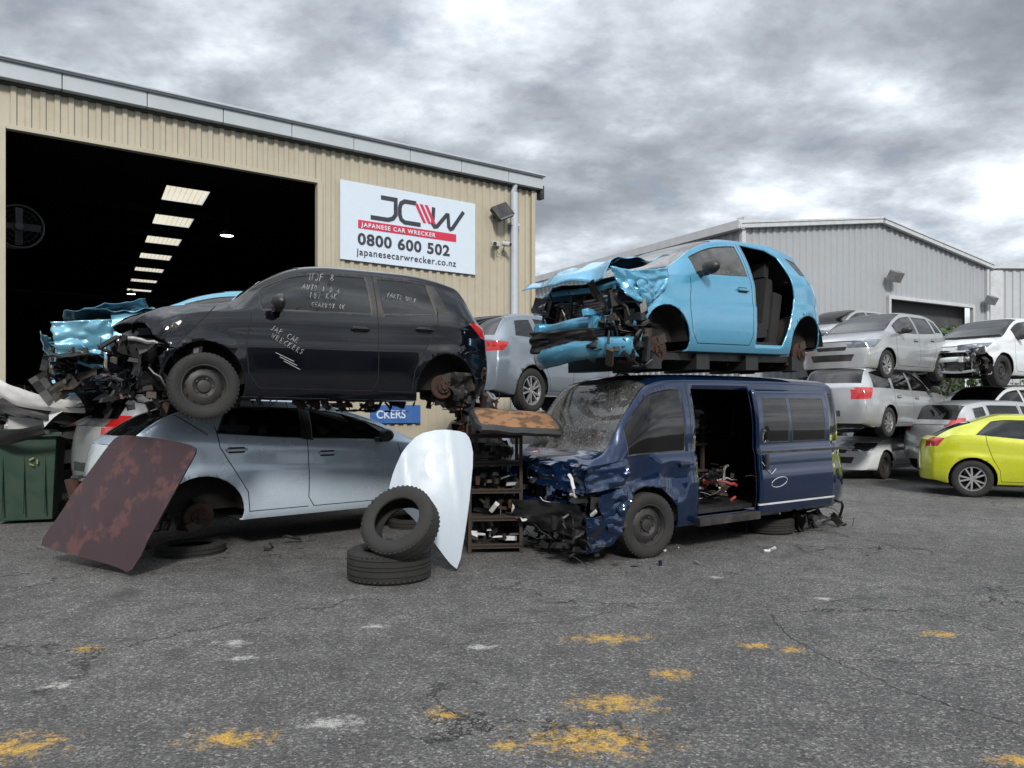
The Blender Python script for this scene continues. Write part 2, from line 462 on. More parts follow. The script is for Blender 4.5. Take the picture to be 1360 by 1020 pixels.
def seats(parent,S,xs,zf,dash=None):
    mb=MB()
    for x in xs:
        for y in(-.36,.36):
            mb.box((x,y,zf+.22),(.5,.48,.16),0,(0,R(-6),0))
            mb.box((x+.30,y,zf+.55),(.13,.46,.6),0,(0,R(14),0),taper=.86)
            mb.box((x+.40,y,zf+.95),(.09,.26,.17),0,(0,R(10),0))
    if dash:
        mb.box((dash[0],0,dash[1]),(.42,1.32,.26),0,(0,R(8),0))
        c=Vector((dash[0]+.32,.36,dash[1]+.05))
        E=Matrix.Translation(c)@Matrix.Rotation(R(-65),4,'Y')
        mb.tube([E@Vector((.18*math.cos(a*math.pi/12),.18*math.sin(a*math.pi/12),0)) for a in range(24)],.015,0,8,closed=True)
        mb.cyl(c,c+Vector((-.2,0,-.1)),.03,.04,0,8)
    mb.obj('seats_and_dashboard',[M['seat']],parent,bevel=.05)
def details(parent,S,pm,handles=(),mirror=None,sides=(-1,1)):
    mb=MB()
    for s in sides:
        for x in handles:
            z=S.belt(x)-.12;y=s*(S.w(x)*.985+.012)
            mb.box((x,y,z),(.19,.028,.026),0)
            mb.box((x-.08,y-s*.01,z),(.03,.03,.03),0);mb.box((x+.08,y-s*.01,z),(.03,.03,.03),0)
            mb.box((x,y-s*.018,z-.002),(.15,.012,.06),1)
        if mirror:
            x=mirror;z=S.belt(x)+.085;y=s*(S.w(x)+.10)
            def fn(u,v,x=x,y=y,z=z,s=s):
                a=u*2*math.pi;b=(v-.5)*math.pi
                return (x+.07*math.cos(b)*math.cos(a)*(1.2 if math.cos(a)<0 else .6),y+.115*math.sin(b),z+.075*math.cos(b)*math.sin(a))
            mb.grid(fn,14,10,2)
            mb.box((x+.0,y-s*.12,z-.05),(.08,.12,.05),1)
    mb.obj('handles_and_mirrors',[pm,M['trim'],M['trim'] if mirror else pm],parent,bevel=.006)
def place(e,W,z,th,xw,hw,flip=False,pitch=0,roll=0,sc=(1,1,1)):
    a=R(th)+(math.pi if flip else 0)
    Rm=Matrix.Rotation(a,4,'Z')
    loc=Vector((xw,hw if flip else -hw,0))
    e.matrix_world=Matrix.Translation((W[0],W[1],z))@Rm@Matrix.Rotation(R(pitch),4,'Y')@Matrix.Rotation(R(roll),4,'X')@Matrix.Diagonal((sc[0],sc[1],sc[2],1))@Matrix.Translation(-loc)
def zs(e,f,keep=('wheels',)):
    for o in e.children:
        if not o.name.startswith(keep): o.scale.z=f
def clutter(mb,rng,lo,hi,n,mats,s0=.03,s1=.18,kinds='bbcttss'):
    for _ in range(n):
        c=Vector([rng.uniform(lo[i],hi[i]) for i in range(3)])
        k=rng.choice(kinds);m=rng.choice(mats);rot=(rng.uniform(-3,3),rng.uniform(-3,3),rng.uniform(-3,3))
        if rng.random()<.55: rot=(rng.uniform(-.2,.2),rng.uniform(-.2,.2),rng.uniform(-.4,.4))
        a,b,d=[rng.uniform(s0,s1) for _ in range(3)]
        if k=='b':mb.box(c,(a,b*.5,d*.28),m,rot,taper=rng.uniform(.6,1))
        elif k=='c':
            dv=Euler(rot).to_matrix()@Vector((0,0,1))*a
            mb.cyl(c-dv*.5,c+dv*.5,b*.2,b*rng.uniform(.1,.28),m,12)
        elif k=='t':
            p=c.copy();pts=[p.copy()];dv=Vector([rng.uniform(-1,1) for _ in range(3)])
            for q in range(7):
                dv+=Vector([rng.uniform(-.7,.7) for _ in range(3)]);dv.normalize();p=p+dv*(s1*.32);p=Vector([min(hi[i]+.05,max(lo[i]-.05,p[i])) for i in range(3)]);pts.append(p.copy())
            mb.tube(pts,rng.choice((.004,.006,.012,.018)),m,6)
        else:
            E=Matrix.Translation(c)@Euler(rot).to_matrix().to_4x4();sd=rng.uniform(0,99);aa,bb=a*1.8,b*1.4
            mb.grid(lambda u,v:((u-.5)*aa,(v-.5)*bb,.35*a*noise.noise(Vector((u*2.5+sd,v*2.5,sd)))),5,5,m,False,E)
def crumple(mb,corners,n,m,amp,fr,seed,fold=0):
    a,b,c,d=[Vector(p) for p in corners]
    nn=(b-a).cross(d-a).normalized()
    def fn(u,v):
        p=(a*(1-u)+b*u)*(1-v)+(d*(1-u)+c*u)*v
        q=Vector((u*fr+seed,v*fr,seed*.7))
        h=amp*(noise.noise(q)*1.2+.8*(1-2.4*abs(noise.noise(q*1.7)))+.08*noise.noise(q*5))
        ed=amp*.5*noise.noise(Vector((u*7+seed,v*7,3)))
        return p+nn*(h+fold*math.sin(math.pi*u))+(b-a).normalized()*ed
    mb.grid(fn,n,n,m,True)
def guts(parent,pm,hw,seed,x0=.3,n=90,zl=.25,zh=.8):
    rng=random.Random(seed);mb=MB()  # 0 paint 1 plastic 2 iron 3 alu 4 rust 5 head 6 white
    k_=hw/.85
    for z,xx in((zh,x0+.05),(zl,x0+.02)):
        ph=rng.uniform(0,6)
        mb.tube([(xx+.10*y*y+.02*math.sin(y*9+ph),y*k_,z+.015*math.sin(y*6+ph)) for y in [-.68+1.36*i/14 for i in range(15)]],.032,0,6)
    for y in(-.62,.62,.12):
        mb.tube([(x0+.07,y*k_,zh),(x0+.05+rng.uniform(-.03,.03),y*k_+.03,(zl+zh)/2),(x0+.06,y*k_,zl)],.026,1 if y==.12 else 0,6)
    def beam(u,v):
        y=-.62+1.24*u;a=2*math.pi*v
        return (x0-.12+.20*y*y+.030*math.cos(a)+.02*math.sin(u*11),y,zl+.26+.055*math.sin(a)+.012*math.sin(u*7))
    mb.grid(beam,20,10,0,True)
    for s in(-1,1):
        mb.box((x0+.05,s*.48,zl+.26),(.4,.08,.12),0,(0,0,s*.04))
        mb.box((x0+.45,s*(hw-.13),zh+.02),(.75,.06,.06),0,(0,R(-6),0))
        mb.cyl((x0+.55,s*.55,zl+.1),(x0+.62,s*.5,zh+.1),.09,.07,2,14)
    mb.box((x0+.14,.03,(zl+zh)/2-.03),(.04,.85,(zh-zl)*.8),3,(0,.06,0))
    for i in range(16): mb.box((x0+.115,.03,zl+.06+i*(zh-zl)*.8/17),(.012,.84,.006),1)
    mb.box((x0+.55,.12,zl+.25),(.4,.5,.4),2,(0,0,.05));mb.box((x0+.52,.1,zl+.5),(.3,.42,.1),1)
    mb.box((x0+.5,-.35,zl+.25),(.25,.3,.3),3,(.1,.1,.2))
    for i in range(4):
        mb.tube([(x0+.4,-.1+.1*i,zl+.45),(x0+.3,-.12+.1*i,zl+.5),(x0+.25,-.1+.12*i,zl+.3),(x0+.3,-.08+.1*i,zl+.15)],.022,3,8)
    mb.lathe([(.001,.02),(.07,.02),(.07,-.02),(.09,-.02),(.09,.02),(.1,.02),(.1,-.03),(.001,-.03)],Matrix.Translation((x0+.5,-.4,zl+.35))@Matrix.Rotation(R(90),4,'X'),2,20)
    clutter(mb,rng,(x0-.04,-hw+.08,zl-.02),(x0+.6,hw-.08,zh),n,[1,1,1,1,2,3,1,4,1,2],.03,.17)
    clutter(mb,rng,(x0-.15,-hw+.05,zl-.12),(x0+.4,-hw+.5,zh-.1),n//2,[1,1,1,2,1,0,1],.03,.2)
    for s in(-1,1):
        E=Matrix.Translation((x0+.12,s*(hw-.2),zh-.12))
        mb.box((0,0,0),(.28,.24,.16),1,(rng.uniform(-.3,.3),rng.uniform(-.3,.3),s*.4),E)
        mb.grid(lambda u,v:((-.1-.05*math.sin(math.pi*v)),(u-.5)*.26,(v-.5)*.13),5,5,5,True,E)
    mb.obj('engine_bay_wreckage',[pm,M['plastic'],M['iron'],M['alu'],M['rust'],M['head'],M['white']],parent)
def door_seams(S,x0,x1,x2,zs=None):
    zs=zs or S.bot(1.5)+.09
    b=S.belt
    a=[(x0+.02,b(x0)),(x0-.03,zs+.35),(x0+.0,zs+.12),(x0+.1,zs),(x1-.06,zs),(x1,zs+.1),(x1,ze_of(S,x1)+.0)]
    out=[a]
    if x2:
        ax=S.xr-S.ra-.03
        out.append([(x1,zs),(min(ax-.02,x2),zs),(ax-.0,zs+.2),(ax+.1,zs+.38),(x2-.02,b(x2)-.1),(x2,b(x2)+.1)])
    return out
# ======================================================================== WORLD
w=bpy.data.worlds.new("World");scene.world=w;w.use_nodes=True
nt=w.node_tree;nt.nodes.clear()
SUN_EL,SUN_ROT=R(34),math.atan2(.12,-.75)
sky=nd(nt,'ShaderNodeTexSky',sky_type='NISHITA',sun_disc=False);sky.sun_elevation=SUN_EL;sky.sun_rotation=SUN_ROT
tc=nd(nt,'ShaderNodeTexCoord').outputs['Generated']
sx=nd(nt,'ShaderNodeSeparateXYZ',{0:tc})
zc=math2(nt,'ADD',math2(nt,'MAXIMUM',sx.outputs[2],0.0),.30)
cv=nd(nt,'ShaderNodeCombineXYZ',{0:math2(nt,'DIVIDE',sx.outputs[0],zc),1:math2(nt,'DIVIDE',sx.outputs[1],zc),2:0.0})
mp=nd(nt,'ShaderNodeMapping',{'Vector':cv.outputs[0],'Location':(5.1,2.9,0),'Scale':(1.0,1.15,1)})
na=nd(nt,'ShaderNodeTexNoise',{'Vector':mp.outputs[0],'Scale':.95,'Detail':12.0,'Roughness':.60,'Distortion':.1})
nb=nd(nt,'ShaderNodeTexNoise',{'Vector':mp.outputs[0],'Scale':4.0,'Detail':8.0,'Roughness':.6,'Distortion':.1})
cl=math2(nt,'ADD',math2(nt,'MULTIPLY',na.outputs[0],.74),math2(nt,'MULTIPLY',nb.outputs[0],.26))
cc=ramp(nt,cl,[(.38,(.20,.22,.25)),(.44,(.265,.29,.325)),(.49,(.38,.415,.46)),(.535,(.56,.61,.66)),(.60,(.92,.94,.96))])
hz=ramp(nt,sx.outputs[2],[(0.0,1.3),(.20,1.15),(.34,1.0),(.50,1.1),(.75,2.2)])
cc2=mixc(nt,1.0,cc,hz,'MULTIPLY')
hb=ramp(nt,sx.outputs[2],[(0.0,.55),(.14,.0)])
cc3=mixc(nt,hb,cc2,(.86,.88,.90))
bg1=nd(nt,'ShaderNodeBackground',{'Color':sky.outputs[0],'Strength':.12})
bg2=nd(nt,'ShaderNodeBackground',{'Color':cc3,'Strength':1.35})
cov=ramp(nt,nb.outputs[0],[(.30,.75),(.40,1.0)])
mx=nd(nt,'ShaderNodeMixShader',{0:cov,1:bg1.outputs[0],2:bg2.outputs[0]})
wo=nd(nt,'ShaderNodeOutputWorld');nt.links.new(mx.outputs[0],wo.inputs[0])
sl=bpy.data.lights.new('sun','SUN');sl.energy=3.3;sl.angle=R(9);sl.color=(1,.96,.9)
so=bpy.data.objects.new('sun',sl);col.objects.link(so)
sd=Vector((math.sin(SUN_ROT)*math.cos(SUN_EL),math.cos(SUN_ROT)*math.cos(SUN_EL),math.sin(SUN_EL)))
so.rotation_euler=sd.to_track_quat('Z','Y').to_euler();so.location=sd*30
# ======================================================================== CAMERA
cam=bpy.data.cameras.new('camera');co=bpy.data.objects.new('camera',cam);col.objects.link(co)
co.location=(0,0,1.6);co.rotation_euler=(R(90),0,0);cam.lens=27;cam.sensor_width=36;cam.shift_y=30/1360;cam.clip_end=2000;scene.camera=co
scene.view_settings.view_transform='Standard';scene.view_settings.look='None';scene.view_settings.exposure=0
# ======================================================================== GROUND
m,nt,out=nmat('asphalt')
tc=nd(nt,'ShaderNodeTexCoord').outputs['Object']
big=nd(nt,'ShaderNodeTexNoise',{'Vector':tc,'Scale':.45,'Detail':7.0,'Roughness':.6})
mid=nd(nt,'ShaderNodeTexNoise',{'Vector':tc,'Scale':3.5,'Detail':8.0,'Roughness':.65})
fine=nd(nt,'ShaderNodeTexNoise',{'Vector':tc,'Scale':70.0,'Detail':4.0,'Roughness':.75})
vor=nd(nt,'ShaderNodeTexVoronoi',{'Vector':tc,'Scale':70.0})
base=ramp(nt,big.outputs[0],[(.3,(.135,.131,.128)),(.5,(.175,.170,.166)),(.72,(.235,.228,.22))])
base=mixc(nt,ramp(nt,mid.outputs[0],[(.35,.6),(.62,0)]),base,(.075,.074,.073))
vs1=nd(nt,'ShaderNodeSeparateColor',{0:vor.outputs['Color']})
base=mixc(nt,1.0,base,ramp(nt,vs1.outputs[0],[(0,(.55,.55,.55)),(.6,(.92,.92,.92)),(.88,(1.3,1.29,1.27)),(1,(2.2,2.15,2.1))]),'MULTIPLY')
base=mixc(nt,ramp(nt,fine.outputs[0],[(.40,.7),(.54,0)]),base,(.03,.03,.03))
wn=nd(nt,'ShaderNodeTexNoise',{'Vector':tc,'Scale':2.2,'Detail':6.0,'Roughness':.7})
wv=nd(nt,'ShaderNodeVectorMath',{0:wn.outputs[1],3:1.1},operation='SCALE')
wa=nd(nt,'ShaderNodeVectorMath',{0:tc,1:wv.outputs[0]},operation='ADD')
cv=nd(nt,'ShaderNodeTexVoronoi',{'Vector':wa.outputs[0],'Scale':.42},feature='DISTANCE_TO_EDGE')
cr=ramp(nt,cv.outputs['Distance'],[(0.0,1),(.003,.6),(.006,0)])
cmask=ramp(nt,big.outputs[0],[(.46,0),(.54,1)])
crk=math2(nt,'MULTIPLY',cr,cmask)
base=mixc(nt,math2(nt,'MULTIPLY',crk,.75),base,(.012,.012,.012))
# oil-stained darker areas
oil=nd(nt,'ShaderNodeTexNoise',{'Vector':tc,'Scale':1.3,'Detail':6.0,'Roughness':.6})
base=mixc(nt,ramp(nt,oil.outputs[0],[(.60,0),(.72,.55)]),base,(.04,.039,.038))
pn=nd(nt,'ShaderNodeTexNoise',{'Vector':tc,'Scale':11.0,'Detail':10.0,'Roughness':.82})
def patches(lst,colr,base,amt):
    acc=None
    for (x,y,rx,ry) in lst:
        mpn=nd(nt,'ShaderNodeMapping',{'Vector':tc,'Location':(-x/rx,-y/ry,0),'Scale':(1/rx,1/ry,1)})
        ln=nd(nt,'ShaderNodeVectorMath',{0:mpn.outputs[0]},operation='LENGTH').outputs['Value']
        g=math2(nt,'SUBTRACT',1.0,ln)
        acc=g if acc is None else math2(nt,'MAXIMUM',acc,g)
    a2=math2(nt,'ADD',math2(nt,'MULTIPLY',acc,.22),math2(nt,'SUBTRACT',pn.outputs[0],.60))
    f=math2(nt,'MULTIPLY',ramp(nt,a2,[(.0,0),(.12,1)]),amt)
    f=math2(nt,'MULTIPLY',f,ramp(nt,acc,[(.0,0),(.25,1)]))
    f=math2(nt,'MULTIPLY',f,ramp(nt,fine.outputs[0],[(.38,.35),(.55,1)]))
    return mixc(nt,f,base,colr)
base=patches([(.38,3.68,.60,.30),(.66,5.3,.50,.20),(.55,4.15,.45,.25),(-2.35,3.6,.4,.3),(1.62,5.15,.2,.13),(1.85,5.05,.18,.12),(2.3,3.45,.3,.15),(-2.8,5.07,.2,.14),(-.36,4.0,.18,.15),(.0,3.62,.2,.12),(-1.35,3.7,.4,.2),(.95,4.6,.25,.15),(3.0,5.4,.25,.15)],(.62,.37,.07),base,.95)
base=patches([(-.22,5.1,.22,.14),(-1.9,5.2,.2,.14),(-1.7,4.9,.15,.1),(1.9,7.2,.15,.12),(-1.0,5.6,.2,.1),(2.6,6.4,.12,.1),(-.9,3.9,.25,.18),(-2.6,4.4,.2,.14)],(.55,.54,.50),base,.8)
hgt=math2(nt,'ADD',math2(nt,'MULTIPLY',fine.outputs[0],.9),math2(nt,'MULTIPLY',vor.outputs['Distance'],.5))
hgt=math2(nt,'SUBTRACT',hgt,math2(nt,'MULTIPLY',crk,1.2))
bp=nd(nt,'ShaderNodeBump',{'Height':hgt,'Strength':1.0,'Distance':.014})
p=nd(nt,'ShaderNodeBsdfPrincipled',{'Base Color':base,'Roughness':.9,'Normal':bp.outputs[0],'Specular IOR Level':.3})
nt.links.new(p.outputs[0],out.inputs[0])
mb=MB()
def gf(u,v):
    return ((u-.5)*900,-60+v*900,0)
mb.grid(gf,20,20,0);mb.obj('asphalt_ground',[m])
mb=MB();rng=random.Random(12)
def crack(pts,wd):
    P=[]
    for (a,b) in zip(pts[:-1],pts[1:]):
        a=Vector(a);b=Vector(b);n=max(3,int((b-a).length/.05));nn=Vector((-(b-a).y,(b-a).x)).normalized()
        for i in range(n): P.append(a+(b-a)*i/n+nn*rng.uniform(-.018,.018))
    for p,q in zip(P[:-1],P[1:]):
        d=(q-p).normalized();nn=Vector((-d.y,d.x))*wd*rng.uniform(.3,1);p2=p-d*.004
        mb.add([(p2.x-nn.x,p2.y-nn.y,.004),(q.x-nn.x,q.y-nn.y,.004),(q.x+nn.x,q.y+nn.y,.004),(p2.x+nn.x,p2.y+nn.y,.004)],[(0,1,2,3)],0)
crack([(1.99,5.9),(1.92,5.4),(1.99,4.95),(2.2,4.32),(2.41,4.03),(2.7,3.7)],.004)
crack([(2.03,4.9),(2.4,4.8),(2.9,4.75),(3.4,4.5)],.003)
crack([(1.0,6.2),(1.5,6.3),(2.1,6.0),(2.8,6.4),(3.9,6.5),(5.2,7.1)],.0035)
crack([(-.2,5.6),(.5,5.75),(.97,6.16)],.003)
mb.obj('asphalt_cracks',[surf('crack_dark',(.012,.012,.012),.95,dust=.1)])
rng=random.Random(5);mb=MB()
for i in range(900):
    y=3.0+rng.random()**1.3*9;x=rng.uniform(-.75,.75)*y;s=rng.uniform(.003,.009)
    mb.box((x,y,s*.3),(s*rng.uniform(.8,2),s,s*.8),rng.choice((0,0,0,1,2)),(0,0,rng.uniform(0,3)),taper=.6)
mb.obj('loose_gravel',[surf('grit',(.12,.115,.11),.9),surf('grit_light',(.3,.29,.27),.9),surf('grit_dark',(.03,.03,.03),.9)])
# ======================================================================== MAIN BUILDING
BW=surf('beige_cladding',(.43,.39,.30),.5,metal=.0,dust=.35,dcol=(.28,.24,.18),sc=1.3)
BWd=surf('grey_flashing',(.42,.46,.49),.4,metal=.0,dust=.3,dcol=(.3,.3,.28),sc=2)
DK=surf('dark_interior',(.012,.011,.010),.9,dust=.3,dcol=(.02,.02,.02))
def corr(mb,x0,x1,z0,z1,y0,m,pitch=.19,d=.035,T=None):
    pts=[];x=x0
    while x<x1:
        for fx,o in((0,0),(.42,0),(.52,1),(.86,1),(.96,0)):
            if x+fx*pitch<x1: pts.append((x+fx*pitch,-o*d))
        x+=pitch
    pts.append((x1,0))
    vs=[]
    for (a,b) in pts:
        vs+=[(a,y0+b,z0(a) if callable(z0) else z0),(a,y0+b,z1(a) if callable(z1) else z1)]
    mb.add(vs,[(2*i,2*i+2,2*i+3,2*i+1) for i in range(len(pts)-1)],m,False,T)
th=math.atan2(5.8,8.14)
B1=Matrix.Translation((-7.68,11.5,0))@Matrix.Rotation(th,4,'Z')
bld=empty('industrial_warehouse',B1)
H1=6.45
mb=MB()
corr(mb,-4,.05,0,H1,0,0);corr(mb,.05,4.94,5.78,H1,0,0);corr(mb,4.94,10.0,0,H1,0,0)
mb.obj('corrugated_front_wall',[BW],bld)
mb=MB()
corr(mb,0,26,0,6.86,0,0,T=Matrix.Translation((10.0,0.0,0))@Matrix.Rotation(R(90),4,'Z'))
mb.obj('corrugated_side_wall',[BW],bld)
mb=MB()
mb.box((.02,-.02,2.9),(.12,.14,5.8),0);mb.box((4.98,-.02,2.9),(.10,.14,5.8),0);mb.box((2.5,-.015,5.80),(5.0,.12,.07),0)
mb.box((9.97,-.03,H1/2),(.1,.1,H1-.01),0)
mb.obj('door_frame_flashing',[BW],bld,bevel=.006)
mb=MB()
x=-4
while x<10.0:
    x2=min(x+1.2,10.14);mb.box(((x+x2)/2,-.10,6.60),(x2-x-.012,.22,.25),0);x=x2
mb.box((3.07,-.13,6.76),(14.2,.32,.035),0);mb.box((3.07,-.04,6.455),(14.15,.1,.04),1)
mb.box((10.16,-.08,6.42),(.1,.16,.3),1)
mb.tube([(-4,-.24,6.74),(10.15,-.24,6.74)],.025,0,8)
mb.obj('gutter_fascia',[BWd,M['trim']],bld,bevel=.008)
mb=MB()
sk=[5.8+i*2.9 for i in range(7)]
cells=[0.05]
for s_ in sk:cells+=[s_,s_+1.5]
cells.append(26.0)
RZ=6.88
uc=lambda i,v:(-4,2.85+.11*v,3.85+.11*v,10.0)[i]
for i in range(3):
    for j in range(len(cells)-1):
        if i==1 and j%2==1:continue
        v0,v1=cells[j],cells[j+1];a,b,c,d=uc(i,v0),uc(i+1,v0),uc(i+1,v1),uc(i,v1)
        mb.add([(a,v0,RZ),(b,v0,RZ),(c,v1,RZ),(d,v1,RZ)],[(0,1,2,3)],0)
        mb.add([(a,v0,RZ-.02),(b,v0,RZ-.02),(c,v1,RZ-.02),(d,v1,RZ-.02)],[(0,3,2,1)],1)
for s_ in sk: mb.box((3,s_+2.2,RZ-.12),(14,.08,.2),1)
mb.obj('roof',[BWd,DK],bld)
m,nt,out=nmat('fibreglass_skylight')
t1=nd(nt,'ShaderNodeBsdfTranslucent',{'Color':(.80,.70,.50,1)});t2=nd(nt,'ShaderNodeBsdfTransparent',{'Color':(.72,.63,.46,1)})
mm=nd(nt,'ShaderNodeMixShader',{0:.5,1:t1.outputs[0],2:t2.outputs[0]});nt.links.new(mm.outputs[0],out.inputs[0])
mb=MB()
for s_ in sk:
    for q in range(8):
        f0,f1=q/8,(q+.80)/8
        A=lambda v,f:uc(1,v)+(uc(2,v)-uc(1,v))*f
        mb.add([(A(s_,f0),s_,RZ+.01),(A(s_,f1),s_,RZ+.01),(A(s_+1.5,f1),s_+1.5,RZ+.01),(A(s_+1.5,f0),s_+1.5,RZ+.01)],[(0,1,2,3)],0)
mb.obj('skylights',[m],bld)
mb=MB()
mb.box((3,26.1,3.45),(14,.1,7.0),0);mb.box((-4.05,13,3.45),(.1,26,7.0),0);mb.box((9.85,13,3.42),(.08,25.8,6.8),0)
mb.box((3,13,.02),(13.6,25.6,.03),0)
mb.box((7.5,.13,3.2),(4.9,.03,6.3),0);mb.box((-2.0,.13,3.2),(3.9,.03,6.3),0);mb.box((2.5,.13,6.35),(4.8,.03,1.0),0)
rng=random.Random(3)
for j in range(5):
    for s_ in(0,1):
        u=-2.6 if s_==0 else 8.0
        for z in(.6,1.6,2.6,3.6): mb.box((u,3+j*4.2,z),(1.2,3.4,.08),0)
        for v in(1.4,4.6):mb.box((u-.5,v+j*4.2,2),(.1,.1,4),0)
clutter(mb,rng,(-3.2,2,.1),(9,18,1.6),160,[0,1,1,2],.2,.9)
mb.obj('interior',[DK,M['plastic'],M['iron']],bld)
lampm=surf('high_bay_lamp',(.8,.8,.8),.5,emit=((1,.97,.92),9))
mb=MB()
for (u,v,z) in((5.2,7.0,6.1),(5.0,20,6.1)):
    mb.lathe([(.001,.0),(.16,.0)],Matrix.Translation((u,v,z)),0,20);mb.lathe([(.18,-.01),(.18,.05),(.05,.16),(.001,.16)],Matrix.Translation((u,v,z)),1,20)
    mb.cyl((u,v,z+.1),(u,v,6.8),.01,.01,1,6)
mb.obj('high_bay_lamps',[lampm,M['trim']],bld)
mb=MB()
T=Matrix.Translation((.33,1.6,4.65))@Matrix.Rotation(R(90),4,'X')@Matrix.Scale(.58,4)
mb.tube([(.62*math.cos(a*math.pi/20),.62*math.sin(a*math.pi/20),0) for a in range(40)],.03,0,8,T,True)
for q in(.2,.34,.48):mb.tube([(q*math.cos(a*math.pi/20),q*math.sin(a*math.pi/20),.06) for a in range(40)],.006,0,5,T,True)
for i in range(24):
    a=i*math.pi/12;mb.tube([(.1*math.cos(a),.1*math.sin(a),.08),(.6*math.cos(a),.6*math.sin(a),.0)],.004,0,4,T)
for i in range(4):
    a=i*math.pi/2;mb.box((.3*math.cos(a),.3*math.sin(a),-.03),(.5,.2,.01),0,(.4,0,a),T)
mb.cyl((0,0,-.2),(0,0,.08),.11,.11,0,16,True,T);mb.cyl((.33,1.7,4.3),(.0,1.7,4.3),.03,.03,0,8)
mb.obj('drum_fan',[surf('fan_grey',(.05,.055,.06),.5)],bld)
mb=MB();pv=surf('pvc_pipe',(.45,.5,.56),.4,dust=.3,dcol=(.3,.3,.3))
mb.tube([(9.42,-.12,6.5),(9.42,-.10,6.3),(9.42,-.10,0)],.085,0,14)
for z in(1.2,3.4,5.6):mb.box((9.42,-.09,z),(.24,.12,.05),0)
mb.obj('downpipe',[pv],bld)
e=empty('flood_light',B1@Matrix.Translation((8.98,-.05,5.78)))
mb=MB();mb.box((0,-.22,0),(.42,.12,.34),0,(R(-28),R(-25),0));mb.box((0,-.29,-.03),(.36,.02,.28),1,(R(-28),R(-25),0));mb.box((0,-.08,-.02),(.06,.2,.05),0);mb.box((0,-.0,-.02),(.16,.03,.16),0)
mb.obj('housing',[M['trim'],surf('lamp_glass',(.08,.085,.09),.1,coat=1)],e,bevel=.01)
e=empty('security_camera',B1@Matrix.Translation((8.95,-.05,5.13)))
mb=MB();mb.box((0,-.03,0),(.16,.05,.10),0);mb.cyl((-.12,-.12,-.02),(-.2,-.28,-.07),.055,.055,0);mb.cyl((.12,-.12,.0),(.2,-.28,-.04),.055,.055,0);mb.cyl((-.2,-.281,-.07),(-.205,-.29,-.073),.04,.04,1);mb.cyl((.2,-.281,-.04),(.205,-.29,-.043),.04,.04,1);mb.tube([(0,-.03,-.05),(.02,-.05,-.2),(.15,-.03,-.25),(.25,-.03,.1)],.008,1)
mb.obj('cameras',[surf('cam_white',(.5,.5,.5),.4),M['trim']],e,bevel=.005)
U=Vector((math.cos(th),math.sin(th),0));ON=Vector((math.sin(th),-math.cos(th),0))
SM=Matrix(((U.x,0,ON.x,0),(U.y,0,ON.y,0),(0,1,0,0),(0,0,0,1)))
org=Vector((-7.68,11.5,0))+U*5.38+ON*.06+Vector((0,0,4.40))
sg=empty('business_sign',Matrix.Translation(org)@SM)
ink=surf('sign_ink',(.03,.032,.045),.5,dust=.05);red=surf('sign_red',(.55,.02,.06),.5,dust=.05);wht=surf('sign_white',(.58,.66,.75),.45,dust=.12,dcol=(.5,.5,.48))
mb=MB();mb.box((1.52,.755,0),(3.04,1.51,.035),0);mb.obj('panel',[wht],sg,bevel=.004)
mb=MB()
def ribbon(mb,pts,wd,m,z=.024):
    pts=[Vector(p) for p in pts];n=len(pts);L=[];Rr=[]
    for i in range(n):
        a=(pts[i]-pts[i-1]).normalized() if i else None;b=(pts[i+1]-pts[i]).normalized() if i<n-1 else None
        if a is None:t=b;k=1
        elif b is None:t=a;k=1
        else:t=(a+b).normalized();k=1/max(.4,t.dot(a))
        nn=Vector((-t.y,t.x))*wd/2*k;L.append(pts[i]+nn);Rr.append(pts[i]-nn)
    mb.add([(q.x,q.y,z) for q in L+Rr],[(i,n+i,n+i+1,i+1) for i in range(n-1)],m)
ribbon(mb,[(.84,1.30),(1.16,1.30),(1.16,1.0),(1.10,.92),(1.0,.88),(.62,.88)],.085,0)
ribbon(mb,[(1.62,1.30),(1.36,1.30),(1.28,1.25),(1.25,1.16),(1.25,1.02),(1.28,.93),(1.36,.88),(1.72,.88)],.085,0,.0245)
ribbon(mb,[(2.02,1.28),(2.0,.94),(2.04,.885),(2.1,.90),(2.33,1.17),(2.36,1.17),(2.38,.93),(2.42,.885),(2.47,.91),(2.74,1.29)],.08,0,.025)
for i in range(3):
    x=1.58+i*.115;mb.add([(x,1.30,.026),(x+.07,1.30,.026),(x+.27,.93,.026),(x+.20,.93,.026)],[(0,3,2,1)],1)
mb.add([(.36,.635,.024),(2.56,.635,.024),(2.56,.795,.024),(.36,.795,.024)],[(0,1,2,3)],1)
mb.obj('logo',[ink,red],sg)
def st(n,body,size,x,y,bold,mt,z=.027,space=1.05,sx=1):textmesh(n,body,size,mt,sg,Matrix.Translation((x,y,z)),bold=bold,space=space,ext=.001,sx=sx)
st('line_1','JAPANESE CAR WRECKER',.115,.43,.672,.003,wht,.029,1.25,1.02)
st('line_2','0800 600 502',.30,.35,.33,.009,ink,.026,1.1,1.12)
st('line_3','japanesecarwrecker.co.nz',.185,.33,.12,.002,ink,.026,1.12,1.02)
s2=empty('blue_wall_sign',Matrix.Translation(Vector((-7.68,11.5,0))+U*5.5+ON*.06+Vector((0,0,1.25)))@SM)
mb=MB();mb.box((1.05,.2,0),(1.1,.36,.03),0);mb.obj('panel',[surf('sign_blue',(.03,.12,.38),.5,dust=.2)],s2,bevel=.004)
textmesh('lettering','CKERS',.22,wht,s2,Matrix.Translation((.62,.12,.02)),bold=.004)
